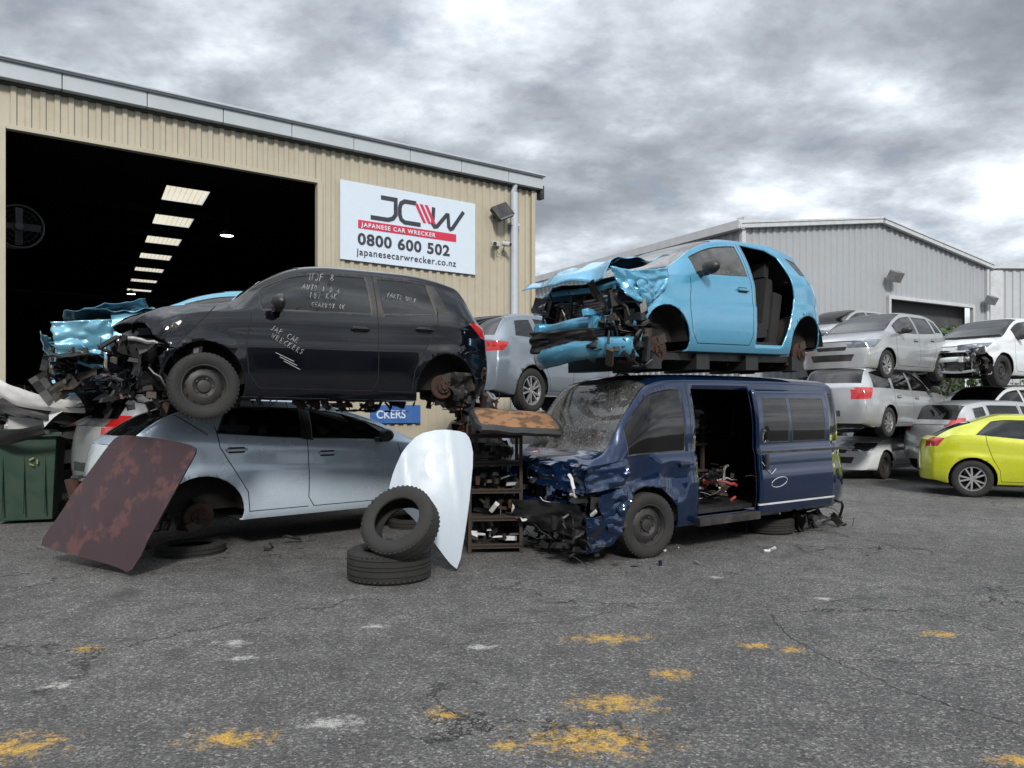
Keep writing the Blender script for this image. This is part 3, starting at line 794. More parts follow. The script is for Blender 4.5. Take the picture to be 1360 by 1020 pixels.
# ======================================================================== BACK WAREHOUSE
G1=surf('grey_cladding',(.33,.35,.37),.5,dust=.3,dcol=(.27,.27,.27),sc=.8);G2=surf('light_grey_cladding',(.42,.44,.46),.5,dust=.25,sc=.8)
G3=surf('white_trim',(.5,.52,.54),.5,dust=.3)
B2=Matrix.Translation((6.8,22.8,0))@Matrix.Rotation(R(30),4,'Z')
b2=empty('gable_warehouse',B2)
def gz(u):return 7.0+.9*(1-abs(u-6.5)/6.5)
mb=MB();corr(mb,0,7.0,0,gz,0,0,.3,.04);corr(mb,7.0,12.0,5.3,gz,0,0,.3,.04);corr(mb,12.0,13.0,0,gz,0,0,.3,.04)
corr(mb,-30,0,0,7.0,0,0,.3,.04,T=Matrix.Rotation(R(-90),4,'Z'))
mb.obj('cladding',[G1],b2)
mb=MB()
mb.add([(-.2,-.25,6.98),(6.5,-.25,7.93),(6.5,30,7.93),(-.2,30,6.98)],[(0,1,2,3)],0);mb.add([(13.2,-.25,6.98),(6.5,-.25,7.93),(6.5,30,7.93),(13.2,30,6.98)],[(0,1,2,3)],0)
mb.box((3.15,-.15,7.42),(6.9,.14,.2),1,(0,-math.atan2(.95,6.7),0));mb.box((9.85,-.15,7.42),(6.9,.14,.2),1,(0,math.atan2(.95,6.7),0))
mb.box((-.18,14.8,6.95),(.24,30,.26),1);mb.box((0,-.06,3.45),(.16,.12,6.9),1);mb.box((13,-.06,3.4),(.16,.12,6.9),1)
mb.box((9.5,.4,3.0),(5.6,.05,6.0),2);mb.box((6.97,-.06,2.65),(.12,.14,5.3),1);mb.box((12.03,-.06,2.65),(.12,.14,5.3),1);mb.box((9.5,-.06,5.34),(5.2,.14,.12),1)  # dark panel behind the gable opening, its colour standing in for the unlit interior
mb.box((6.9,-.35,6.0),(.5,.25,.35),3,(.5,0,0));mb.box((12.75,-.35,5.6),(.4,.25,.3),3,(.5,0,0))
mb.box((.1,-.05,7.08),(.35,.3,.25),1)
mb.obj('roof_and_trim',[G2,G3,surf('unlit_doorway_panel',(.045,.048,.052),.6),M['alu']],b2,bevel=.01)
b3=empty('annex_building',Matrix.Translation((18.2,29.5,0))@Matrix.Rotation(R(2),4,'Z'))
mb=MB();corr(mb,0,16,0,7.05,0,0,.3,.04);mb.box((8,-.06,7.0),(16.2,.2,.22),1);mb.box((.3,-.12,3.4),(.5,.14,6.8),1);mb.box((8,5,7.0),(16,10,.1),1)
mb.box((2.6,-.12,4.9),(1.6,.06,1.4),2);mb.obj('cladding',[G2,G3,wht],b3)
# ======================================================================== CAR MODELS
blk=surf('black_paint',(.003,.0035,.006),.10,0,.7,.012,sc=2.2,thr=(.45,.8),spec=.25)
sky_b=paint('light_blue_paint',(.09,.32,.49),.3,.10,.24)
silv=paint('silver_blue_paint',(.60,.71,.82),.25,.12,.24)
navy=paint('navy_paint',(.003,.017,.058),.4,.04,.12)
sil2=paint('silver_paint',(.40,.41,.42),.5,.25,.3)
whtp=paint('white_paint',(.62,.65,.67),.0,.25,.3)
yel=paint('lime_yellow_paint',(.50,.53,.02),.1,.1,.25)
gry=paint('grey_paint',(.20,.235,.27),.4,.2,.28)
redp=paint('red_paint',(.35,.01,.015),.3,.2,.3)
def lights_std(S,zh=(.62,.76),zt=(.78,1.02),hx=.5,tx=.3):
    L=S.L
    H=[(-.1,zh[0]),(hx*.55,zh[0]+.02),(hx,zh[1]+.03),(hx*.5,zh[1]+.02),(-.1,zh[1]-.04)]
    T=[(L+.1,zt[0]),(L-tx*.7,zt[0]+.03),(L-tx,zt[1]),(L+.1,zt[1]+.02)]
    out=[(H,'y',lambda f:f.calc_center_median().x<.7 and abs(f.calc_center_median().y)>.38,HE),
         (T,'y',lambda f:f.calc_center_median().x>L-.6 and abs(f.calc_center_median().y)>.48,TA),
         ([(-.42,.36),(.42,.36),(.48,.5),(-.48,.5)],'x',lambda f:f.calc_center_median().x<.3,TR),
         ([(-.3,.58),(.3,.58),(.34,.66),(-.34,.66)],'x',lambda f:f.calc_center_median().x<.3,TR),
         ([(-.27,.42),(.27,.42),(.27,.54),(-.27,.54)],'x',lambda f:f.calc_center_median().x>L-.3,HE)]
    return out
# ---- black hatchback on top (left)
S=mkspec(L=3.98,H=1.5,nose=.80,hood=1.04,cowl=1.02,hdr=1.72,rhd=3.5,tail=.98,b1=.93,b2=1.03,xf=.8,xr=3.30,r=.31,rw=.60,rdrop=.09)
e=empty('wrecked_hatchback_car');place(e,(-2.87,7.15),1.47,30,S.xf,S.hw,pitch=1.0)
front=[(-.3,-.2),(.5,-.2),(.46,.3),(.40,.52),(.5,.62),(.36,.7),(.30,.80),(-.3,.84)]
build_body(e,S,blk,M['glass'],wins=[winpoly(S,1.32,1.3,2.42,2.44),winpoly(S,2.56,2.54,3.12,3.18)],
  pillars=[[(2.42,.99),(2.58,.99),(2.56,1.40),(2.40,1.40)],[(3.10,1.06),(3.34,1.08),(3.22,1.36),(3.08,1.38)]],
  seams=door_seams(S,1.2,2.5,3.2)+[[(.55,.62),(.9,.98)]],
  delete=[(front,0,None)],noisereg=[(.0,.7,.2,1.0,.03,4,0),(3.1,3.9,.1,.7,.03,5,-1)],
  lights=[([(4.08,.82),(3.75,.86),(3.58,1.0),(4.08,1.04)],'y',lambda f:f.calc_center_median().x>3.3 and abs(f.calc_center_median().y)>.48,TA)],wsmat=M['glass'])
wheels(e,S,['steel','hub','steel','hub'],w=.185,rad=.315,dz=(.01,.08,0,0),inset=-.02)
seats(e,S,[1.65,2.6],.28,dash=(1.3,.9));details(e,S,blk,[2.30,3.02],mirror=1.46)
guts(e,blk,.83,11,x0=.16,n=110,zl=.22,zh=.74)
mb=MB()
crumple(mb,[(.25,-.62,.82),(.3,.62,.82),(.5,.6,.6),(.15,-.75,.5)],12,0,.04,3,4)
crumple(mb,[(3.35,-.83,.5),(3.75,-.78,.5),(3.75,-.74,.2),(3.4,-.8,.22)],10,1,.05,3,6)
clutter(mb,random.Random(8),(3.3,-.8,.18),(3.7,-.3,.5),26,[1,2,3],.04,.2)
clutter(mb,random.Random(9),(1.0,-.7,.15),(3.5,.7,.22),60,[1,1,2,3],.05,.2,'bcctt')
mb.obj('torn_panels',[blk,M['plastic'],M['rust'],M['iron']],e)
TX=Matrix.Rotation(R(90),4,'X')
SF={'J':[[(.5,1),(.5,.2),(.3,0),(.05,.15)]],'A':[[(0,0),(.3,1),(.6,0)],[(.1,.4),(.5,.38)]],'P':[[(.05,0),(.05,1),(.45,.95),(.5,.65),(.05,.5)]],'C':[[(.55,.85),(.3,1),(.05,.6),(.1,.15),(.35,0),(.55,.15)]],
'R':[[(.05,0),(.05,1),(.45,.9),(.42,.6),(.05,.5),(.55,0)]],'W':[[(0,1),(.15,0),(.3,.7),(.45,0),(.65,1)]],'E':[[(.5,1),(.05,1),(.05,0),(.5,.02)],[(.05,.52),(.4,.5)]],'K':[[(.05,1),(.05,0)],[(.5,1),(.05,.45),(.55,0)]],'S':[[(.5,.85),(.25,1),(.05,.78),(.5,.35),(.3,0),(.02,.12)]],
'N':[[(0,0),(.03,1),(.5,0),(.52,1)]],'F':[[(.05,0),(.05,1),(.5,1)],[(.05,.55),(.4,.55)]],'8':[[(.3,.5),(.1,.75),(.3,1),(.5,.75),(.3,.5),(.05,.22),(.3,0),(.55,.22),(.3,.5)]],'1':[[(.2,.8),(.35,1),(.33,0)]],'7':[[(.05,1),(.5,1),(.2,0)]],'4':[[(.4,0),(.42,1),(.05,.35),(.6,.35)]],'2':[[(.05,.8),(.3,1),(.5,.75),(.05,0),(.55,.03)]],
'T':[[(.0,1),(.6,1)],[(.3,1),(.28,0)]],'O':[[(.3,1),(.05,.6),(.15,.05),(.45,.05),(.55,.6),(.3,1)]],'U':[[(.05,1),(.08,.15),(.3,0),(.5,.15),(.52,1)]],'L':[[(.05,1),(.05,0),(.5,.02)]],'Y':[[(0,1),(.28,.5)],[(.55,1),(.2,0)]],'I':[[(.3,1),(.3,0)]],'G':[[(.55,.85),(.3,1),(.05,.55),(.25,0),(.5,.1),(.5,.45),(.3,.45)]],'X':[[(0,1),(.5,0)],[(.5,1),(.05,0)]],'B':[[(.05,0),(.05,1),(.4,.8),(.08,.55),(.5,.3),(.05,0)]]}
def mark(e,txt,x,z,y,size,rot=0):
    rg=random.Random(len(txt)*31+int(x*97));mbw=MB();cx=0
    E=Matrix.Translation((x,y,z))@TX@Matrix.Rotation(R(rot),4,'Z')
    for ch in txt.upper():
        for st_ in SF.get(ch,[]):
            mbw.tube([E@Vector(((cx+p[0]*.85+.18*p[1])*size+rg.uniform(-.05,.05)*size,p[1]*size*.9+rg.uniform(-.06,.06)*size,0)) for p in st_],.0018 if size<.06 else .0024,0,5)
        cx+=.75+rg.uniform(-.06,.1)
    mbw.obj('marker_writing',[M['chalk']],e)
mark(e,'JAP CAR',1.38,.80,-.862,.056,-22);mark(e,'WRECKERS',1.39,.73,-.866,.054,-24)
mb=MB()
for i in range(3): mb.tube([(1.44+.04*i,-.872,.60-.035*i),(1.62+.03*i,-.870,.53-.035*i)],.0022,0,5)
mb.obj('marker_lines',[M['chalk']],e)
mark(e,'NJF 8',1.80,1.29,-.70,.07,3);mark(e,'AUTO 1 2 4',1.72,1.20,-.74,.05,-2);mark(e,'187 K4K',1.78,1.12,-.77,.055,2);mark(e,'GEARBOX OK',1.80,1.04,-.79,.045,0);mark(e,'PARTS ONLY',2.62,1.2,-.745,.045,-6)
zs(e,1.11)
# ---- silver-blue hatch below
S=mkspec(L=4.0,H=1.445,nose=.70,hood=.98,cowl=1.0,hdr=1.95,rhd=3.35,rdrop=.12,tail=.98,b0=.62,b1=.90,b2=1.06,xf=.8,xr=3.25,r=.30,rw=.57,ra=.37)
e=empty('wrecked_hatchback_car');place(e,(-3.31,8.25),.10,41,S.xr,S.hw,flip=True,sc=(1.22,1.04,1.02))
build_body(e,S,silv,M['glass'],wins=[winpoly(S,1.35,1.3,2.16,2.20),winpoly(S,2.29,2.25,2.98,3.12,.03,.035)],
  pillars=[[(2.18,.98),(2.31,1.0),(2.27,1.36),(2.14,1.36)]],seams=door_seams(S,1.2,2.25,3.12)+[[(3.2,1.06),(3.45,1.28)]],
  noisereg=[(3.5,4.1,.2,.75,.035,4,0)],delete=[([(3.72,.1),(4.2,.1),(4.2,.5),(3.9,.55),(3.75,.42)],0,None),([(3.62,.62),(3.86,.66),(3.84,.83),(3.68,.80)],1,(0,3))],
  lights=[([(4.1,.62),(3.82,.66),(3.70,1.02),(4.1,1.0)],'y',lambda f:f.calc_center_median().x>3.4 and f.calc_center_median().y<-.5,TA),
   ([(3.62,.66),(3.84,.7),(3.84,.86),(3.66,.84)],'y',lambda f:f.calc_center_median().x>3.4 and f.calc_center_median().y>.5,SE)],wsmat=M['glass'])
wheels(e,S,['steel','hub','steel','hub'],w=.17);seats(e,S,[1.75,2.65],.25,dash=(1.3,.86));details(e,S,silv,[2.05,2.95],mirror=1.45)
mb=MB();clutter(mb,random.Random(21),(3.5,-.7,.1),(4.05,.75,.6),60,[0,0,1,2,0],.05,.3)
tyre(mb,.30,.18,Matrix.Translation((3.3,.62,-.08)),m=3)
tyre(mb,.30,.18,Matrix.Translation((.9,.62,-.08)),m=3)
mb.box((3.25,.45,.22),(.16,.5,.1),2,(.1,.2,0));mb.cyl((3.3,.3,.1),(3.2,.35,.55),.045,.04,1)
mb.obj('loose_parts',[M['plastic'],M['iron'],M['rust'],M['rubber']],e)
zs(e,1.10)
# ---- navy van
S=mkspec(L=4.65,H=1.98,hw=.85,cowl=.3,hdr=.98,rhd=4.45,xf=.9,xr=3.47,r=.345,zb=.28,rzb=.34,cf=.16,cr=.08,rw=.70,k=.87,ra=.41,
 top=[(0,.98),(.12,1.06),(.3,1.13),(.34,1.16),(.65,1.55),(.98,1.90),(1.3,1.965),(2.5,1.985),(4.3,1.96),(4.5,1.9),(4.6,1.5),(4.65,1.2)],
 belt=[(0,.86),(.3,1.02),(1,1.08),(2.5,1.10),(4.5,1.12),(4.65,1.05)])
e=empty('wrecked_van');place(e,(1.465,8.08),0,35,S.xf,S.hw-.02)
build_body(e,S,navy,M['glassd'],wins=[winpoly(S,.62,.6,1.44,1.46,.02,.06),(1,winpoly(S,1.7,1.7,2.6,2.6,.03,.08)),(1,winpoly(S,2.75,2.75,4.2,4.2,.03,.08)),(-1,winpoly(S,3.72,3.72,4.36,4.38,.03,.08))],
 seams=[[(.55,1.06),(.52,.85)],[(1.32,.42),(1.5,.42),(1.55,.55),(1.55,1.9)],[(1.0,1.9),(1.55,1.92)]],
 dents=[((.75,-.85,.85),.35,(.05,.10,-.03)),((1.25,-.85,.78),.25,(0,.07,0))],noisereg=[(0,1.5,.3,1.0,.050,2.2,-1),(0,.5,.5,1.3,.03,2.5,0)],
 delete=[([(1.62,.38),(2.62,.38),(2.62,1.80),(1.62,1.80)],-1,None),([(-.3,-.2),(.48,-.2),(.45,.45),(.36,.62),(.22,.70),(.12,.86),(-.3,.9)],0,None)],
 wsmat=M['cracked'],step=.045)
wheels(e,S,['steel',None,'steel','steel'],w=.2,inset=.03,steer=R(-6))
seats(e,S,[1.05],.55,dash=(.62,1.0));details(e,S,navy,[1.42],mirror=None)
guts(e,navy,.80,33,x0=.14,n=100,zl=.32,zh=.86)
mb=MB()
crumple(mb,[(.05,-.78,1.02),(.10,.1,1.05),(.02,.1,.78),(-.02,-.82,.72)],22,0,.06,1.7,2)
crumple(mb,[(.1,-.86,.70),(.62,-.9,.80),(.5,-.88,.5),(.3,-.86,.32)],18,0,.045,1.6,5)
crumple(mb,[(-.05,.2,.95),(.05,.75,.95),(.05,.7,.5),(-.05,.3,.55)],16,0,.05,1.8,7)
clutter(mb,random.Random(4),(.0,-.80,.10),(.55,.8,.36),50,[1,1,1,2,1,1],.04,.28)
clutter(mb,random.Random(14),(-.02,-.8,.3),(.2,.7,.95),26,[1,1,1,2,1,3,4],.03,.2)
crumple(mb,[(-.02,-.8,.62),(-.06,.3,.60),(.02,.35,.30),(.04,-.75,.26)],18,1,.05,1.6,31)
crumple(mb,[(.0,-.85,.5),(.5,-.88,.52),(.42,-.84,.2),(.05,-.8,.12)],16,0,.05,1.6,37)
crumple(mb,[(.0,-.86,1.0),(.55,-.88,1.06),(.5,-.9,.80),(.0,-.86,.74)],18,0,.04,1.5,41)
mb.obj('crumpled_panels',[navy,M['plastic'],M['iron'],M['alu'],M['white']],e)
mb=MB();rng=random.Random(77)
mb.box((2.6,.0,.42),(3.6,1.5,.05),0)
for z in(.75,1.1,1.45):mb.box((2.4,.5,z),(1.4,.4,.03),1)
for x in(1.75,3.05):mb.box((x,.35,.95),(.04,.04,1.1),1)
clutter(mb,rng,(1.7,-.6,.45),(2.9,.7,.8),110,[0,1,2,3,4,5,0,0],.04,.22)
clutter(mb,rng,(1.75,.3,.75),(3.0,.68,1.65),80,[0,1,2,3,5,1],.04,.2)
mb.box((1.56,-.2,1.0),(.1,1.1,.9),0)
mb.obj('van_cargo',[M['plastic'],M['iron'],M['alu'],M['white'],M['rust'],surf('red_part',(.3,.02,.02),.5)],e)
def side_y(S,x,z):
    P,g=section(S,x);q=P[2:NB+1]
    for i in range(len(q)-1):
        if q[i][1]<=z<=q[i+1][1]:
            t=(z-q[i][1])/max(1e-6,q[i+1][1]-q[i][1]);return q[i][0]+(q[i+1][0]-q[i][0])*t
    return q[-1][0]
bm=bmesh.new();x0,x1,z0,z1=2.60,4.12,.33,1.80;nx,nz=24,30
g=[[bm.verts.new((x0+(x1-x0)*i/nx,-side_y(S,min(3.6,x0+(x1-x0)*i/nx),z0+(z1-z0)*j/nz)-.055,z0+(z1-z0)*j/nz)) for j in range(nz+1)] for i in range(nx+1)]
for i in range(nx):
    for j in range(nz):
        f=bm.faces.new((g[i][j],g[i+1][j],g[i+1][j+1],g[i][j+1]));f.smooth=True
for pl in([(2.72,1.17),(3.22,1.17),(3.22,1.70),(2.74,1.70)],[(3.28,1.17),(3.98,1.17),(3.98,1.70),(3.28,1.70)]):
    for f in cut_poly(bm,pl,'y'):f.material_index=1
fs=[f for f in bm.faces if f.material_index==1]
ret=bmesh.ops.inset_region(bm,faces=fs,thickness=.016,depth=0,use_boundary=True,use_even_offset=True)
for f in ret['faces']:f.material_index=2
for f in cut_poly(bm,[(2.6,.44),(4.12,.44),(4.12,.462),(2.6,.462)],'y'):f.material_index=3
me=bpy.data.meshes.new('sliding_door');bm.to_mesh(me);bm.free()
for mm in(navy,M['glassd'],M['trim'],M['white']):me.materials.append(mm)
ob=bpy.data.objects.new('sliding_door',me);col.objects.link(ob);ob.parent=e
md=ob.modifiers.new('s','SOLIDIFY');md.thickness=.035;md.offset=0
mb=MB();mb.box((3.6,-.875,1.06),(2.0,.03,.03),0);mb.box((2.7,-.93,.95),(.05,.03,.18),0)
mb.tube([(2.95+.15*math.cos(a*math.pi/10),-.925,.70+.055*math.sin(a*math.pi/10)+.02*math.cos(a*math.pi/10)) for a in range(20)],.004,1,5,closed=True)
mb.tube([(2.62,-.92,.95),(2.80,-.925,.80),(2.88,-.925,.86)],.004,1,5)
mb.box((3.2,-.2,.13),(.3,.3,.26),2);tyre(mb,.3,.18,Matrix.Translation((3.4,-.45,.1)),m=2)
clutter(mb,random.Random(31),(3.6,-.8,.02),(4.6,-.2,.3),26,[0,2],.05,.35)
mb.box((2.1,-.86,.33),(1.05,.08,.09),0)
mb.obj('door_rail_and_supports',[M['trim'],M['chalk'],M['rubber']],e)
# ---- light blue hatch on van
S=mkspec(L=3.9,H=1.51,nose=.82,hood=1.08,cowl=1.02,hdr=1.85,rhd=3.42,tail=1.0,b1=.95,b2=1.07,xf=.82,xr=3.36,r=.30,rw=.60,ra=.36,rdrop=.10)
e=empty('wrecked_hatchback_car');place(e,(1.67,8.22),1.98,35,S.xf,S.hw,pitch=-1.0)
build_body(e,S,sky_b,M['clear'],wins=[winpoly(S,1.36,1.34,2.22,2.24),(1,winpoly(S,2.36,2.34,3.05,3.0)),winpoly(S,3.3,3.16,3.36,3.42,.06,.07)],
  pillars=[],seams=door_seams(S,1.22,2.27,None)+[[(3.5,.55),(3.75,.6)],[(3.52,.3),(3.55,.75),(3.72,1.0)]],
  delete=[([(-.3,-.2),(.50,-.2),(.44,.3),(.52,.5),(.40,.68),(.46,.8),(.40,1.3),(-.3,1.3)],0,None),([(.3,.86),(1.0,.97),(1.0,1.2),(.3,1.2)],0,(1,)),
   ([(2.33,.30),(2.85,.30),(2.93,.45),(3.02,.66),(3.10,.85),(3.08,1.08),(2.98,1.33),(2.8,1.40),(2.34,1.42)],-1,None)],
  dents=[((.6,-.8,.85),.3,(.03,.05,-.04))],noisereg=[(.3,1.0,.5,1.1,.025,4,0)],
  lights=[([(4.0,.86),(3.76,.90),(3.62,1.06),(4.0,1.08)],'y',lambda f:f.calc_center_median().x>3.3 and abs(f.calc_center_median().y)>.48,TA)],wsmat=M['cracked'])
wheels(e,S,['hub','hub','hub','hub'],dz=(-.08,-.08,-.05,-.05))
seats(e,S,[1.6,2.6],.25,dash=(1.3,.95));details(e,S,sky_b,[2.1],mirror=1.42)
guts(e,sky_b,.82,52,x0=.22,n=90,zl=.22,zh=.84)
mb=MB()
crumple(mb,[(.06,-.80,.98),(.5,-.90,.93),(.55,-.87,.62),(.20,-.86,.70)],18,0,.04,1.6,53)
def hoodf(u,v):
    x=.02+1.0*u;y=-.72+1.44*v
    z=.97+.16*u+.05*math.sin(u*7+v*2)*(.4+abs(v-.5))+.10*max(0,(.35-v))*math.sin(u*9)+.05*noise.noise(Vector((u*4,v*4,2)))-.10*max(0,.12-u)/.12
    return (x+.05*math.sin(v*9),y,z+.12*math.exp(-((u-.55)/.18)**2))
mb.grid(hoodf,40,34,0,True)
crumple(mb,[(.30,-.86,.95),(.88,-.84,1.02),(.80,-.84,.78),(.48,-.87,.62)],22,0,.028,2.2,3)
def bump(u,v):
    y=-.84+1.68*u;sag=.05*math.sin(u*5+1)+.015*noise.noise(Vector((u*6,v*3,1)))
    return (-.02+.36*abs(y/.84)**2.6-.035*math.sin(math.pi*v)+.07*v*v,y,.29-.19*v+sag*.8)
mb.grid(bump,30,9,0,True)
crumple(mb,[(.0,-.6,.42),(.0,.5,.45),(.02,.5,.22),(.05,-.6,.22)],10,1,.04,3,9)
clutter(mb,random.Random(71),(.3,-.86,.1),(.62,-.5,.75),34,[1,1,1,2,1],.04,.25)
clutter(mb,random.Random(72),(.8,-.7,.08),(3.3,.6,.20),60,[1,1,2,3],.05,.17,'bcctt')
for x in(.75,1.5,2.4,3.3): mb.box((x,-.05,.11),(.22,1.35,.16),1,(0,0,.03*math.sin(x*5)))
mb.tube([(.9,.1,.13),(1.8,.12,.10),(2.6,-.1,.12),(3.6,-.25,.15)],.04,3,10);mb.box((2.9,.1,.13),(.7,.35,.14),3)
for s in(-1,1): mb.box((2.1,s*.62,.16),(2.3,.09,.07),1)
mb.obj('buckled_hood_and_bumper',[sky_b,M['plastic'],M['iron'],M['rust']],e,solid=.004)
mb=MB()
mb.box((2.7,-.2,.30),(.6,.9,.1),0);mb.box((3.0,0,.62),(.16,1.25,.62),0,(0,.2,0))
for y in(-.35,.35):mb.box((3.1,y,1.0),(.09,.26,.16),0)
mb.box((2.33,-.78,.62),(.05,.04,.72),1)
mb.obj('rear_bench_and_pillar',[M['seat'],M['plastic']],e,bevel=.02)
zs(e,1.09,('xx',))
# ---- crushed blue car behind (left)
S=mkspec(L=3.9,H=1.45,nose=.8,hood=1.03,cowl=1.02,hdr=1.85,rhd=3.42,tail=1.0,b1=.93,b2=1.05,xf=.82,xr=3.3,r=.30,rw=.58)
e=empty('wrecked_hatchback_car');place(e,(-4.62,9.5),1.80,30,S.xf,S.hw,pitch=1.5,roll=0)
sky_c=paint('faded_blue_paint',(.12,.33,.45),.3,.25,.3)
build_body(e,S,sky_c,M['glass'],wins=[winpoly(S,1.36,1.34,2.22,2.24),winpoly(S,2.36,2.34,3.05,3.0)],seams=door_seams(S,1.22,2.27,3.05),step=.07,
  delete=[([(-.3,-.2),(.6,-.2),(.5,.3),(.62,.5),(.46,.68),(.5,.8),(.5,1.3),(-.3,1.3)],0,None)],noisereg=[(.4,1.4,.4,1.25,.045,2.2,0)])
guts(e,sky_c,.82,91,x0=.1,n=120,zl=.15,zh=.80)
mb=MB()
crumple(mb,[(.0,-.8,.86),(1.0,-.75,1.0),(1.0,.7,1.0),(.0,.75,.85)],34,0,.06,2.0,12)
crumple(mb,[(-.15,-.8,.78),(.5,-.9,.85),(.5,-.85,.45),(-.05,-.8,.35)],22,0,.055,1.4,15)
crumple(mb,[(-.2,-.5,.7),(-.15,.6,.7),(-.1,.5,.25),(-.1,-.5,.25)],20,0,.05,1.5,18)
crumple(mb,[(.2,-.75,.95),(.9,-.5,1.16),(1.0,.2,1.10),(.3,.1,.92)],20,0,.05,1.6,20)
clutter(mb,random.Random(6),(-.1,-.9,.0),(.5,.8,.5),90,[1,1,2,0,1],.05,.3)
mb.obj('crushed_panels',[sky_c,M['plastic'],M['iron']],e,solid=.004)
wheels(e,S,[None,'steel',None,'steel'])
# ---- generic background cars
def generic(kind,pm,W,z,th,flip=False,wh='alloy',name=None,gm=None,at='f',**kw):
    if kind=='hatch':
        S=mkspec(L=3.9,H=1.52,nose=.78,hood=1.02,cowl=.92,hdr=1.75,rhd=3.45,tail=1.02,b1=.93,b2=1.04,xf=.75,xr=3.25,r=.30,rw=.60)
        wn=[winpoly(S,1.2,1.2,2.12,2.14),winpoly(S,2.22,2.2,2.95,2.98),winpoly(S,3.06,3.04,3.3,3.36,.05,.05)];ds=door_seams(S,1.15,2.18,3.0);hd=[2.0,2.8];tp=(.85,1.15)
    elif kind=='wagon':
        S=mkspec(L=4.4,H=1.50,nose=.72,hood=.98,cowl=1.1,hdr=1.95,rhd=4.0,tail=1.0,b1=.90,b2=.97,xf=.85,xr=3.45,r=.305,rw=.60)
        wn=[winpoly(S,1.4,1.4,2.28,2.3),winpoly(S,2.38,2.36,3.1,3.15),winpoly(S,3.25,3.22,3.9,4.0)];ds=door_seams(S,1.3,2.34,3.2);hd=[2.15,3.0];tp=(.75,1.0)
    elif kind=='suv':
        S=mkspec(L=4.5,H=1.68,hw=.91,nose=.92,hood=1.15,cowl=1.15,hdr=1.95,rhd=3.95,tail=1.15,b0=.8,b1=1.05,b2=1.18,xf=.9,xr=3.6,r=.36,rw=.64,zb=.27,rzb=.36)
        wn=[winpoly(S,1.5,1.5,2.42,2.44),winpoly(S,2.54,2.5,3.3,3.35),winpoly(S,3.45,3.42,3.8,3.95,.05,.05)];ds=door_seams(S,1.4,2.48,3.35);hd=[2.3,3.1];tp=(.95,1.12)
    elif kind=='arch':
        S=mkspec(L=4.3,H=1.47,nose=.72,hood=.98,cowl=1.05,hdr=2.0,rhd=3.5,rdrop=.14,tail=1.0,b0=.62,b1=.90,b2=1.08,xf=.9,xr=3.5,r=.325,rw=.58,cr=.3)
        wn=[winpoly(S,1.35,1.35,2.42,2.42),winpoly(S,2.5,2.48,3.2,3.45,.03,.03)];ds=door_seams(S,1.3,2.46,3.3);hd=[2.25];tp=(.86,1.04)
    elif kind=='low':
        S=mkspec(L=4.0,H=1.18,nose=.68,hood=.92,cowl=.95,hdr=1.6,rhd=3.3,tail=.9,b0=.6,b1=.86,b2=.92,xf=.8,xr=3.25,r=.30,rw=.6)
        wn=[winpoly(S,1.2,1.2,2.12,2.14),winpoly(S,2.22,2.2,2.95,2.98)];ds=door_seams(S,1.15,2.18,3.0);hd=[2.0,2.8];tp=(.7,.9)
    e=empty(name or {'hatch':'hatchback_car','wagon':'station_wagon_car','suv':'suv_car','arch':'hatchback_car','low':'hatchback_car'}[kind])
    place(e,W,z,th,S.xf if at=='f' else S.xr,S.hw,flip)
    lz=(.62,.78) if kind not in('suv',) else (.8,.95)
    cfg=dict(wins=wn,seams=ds,step=.06,lights=lights_std(S,lz,tp,hx=.55,tx=.38))
    cfg.update(kw)
    build_body(e,S,pm,gm or M['glass'],**cfg)
    st=[wh]*4 if isinstance(wh,str) or wh is None else wh
    if any(st): wheels(e,S,st,w=.2)
    seats(e,S,[1.6,2.6],.28 if kind!='suv' else .4,dash=(1.35,.9 if kind!='suv' else 1.05))
    details(e,S,pm,hd,mirror=S.cowl+.42)
    return e,S
generic('arch',yel,(8.1,13.5),0,-24,flip=True,at='r',trims=[([(0,.1),(4.3,.1),(4.3,.24),(0,.24)],TR)])
generic('hatch',sil2,(7.75,15.8),2.17,38)
generic('wagon',sil2,(7.69,15.6),.98,40,flip=True,at='r',noisereg=[(.0,.9,.3,1.0,.07,4,0)])
generic('low',whtp,(8.25,16.9),0,40,wh='steel')
generic('hatch',sil2,(9.1,21),2.9,35,wh=None)
generic('wagon',gry,(9.1,21),1.4,35,wh='steel');generic('wagon',sil2,(9.1,21),0,35,wh='steel')
e,S=generic('suv',whtp,(10.9,17),2.03,30,noisereg=[(.0,.8,.3,1.2,.06,4,0)],wh='steel',delete=[([(-.3,-.2),(.45,-.2),(.5,.5),(.4,.75),(-.3,.8)],0,None)])
guts(e,whtp,.85,15,x0=.12,n=60,zl=.35,zh=.9)
generic('wagon',whtp,(10.6,17),.62,28,wh='steel')
generic('hatch',sil2,(9.4,15.3),.22,14,flip=True,at='r')
generic('suv',gry,(.35,12.4),1.5,50,flip=True,at='r',gm=M['glassd'])
generic('wagon',gry,(.4,12.5),0,50,flip=True,at='r')
generic('hatch',redp,(.1,19.5),2.85,25,wh=None);generic('wagon',gry,(.1,19.5),1.4,25);generic('wagon',whtp,(.1,19.5),0,25)
generic('hatch',sil2,(-4.6,10.0),.33,48,flip=True,at='r',wh='steel')
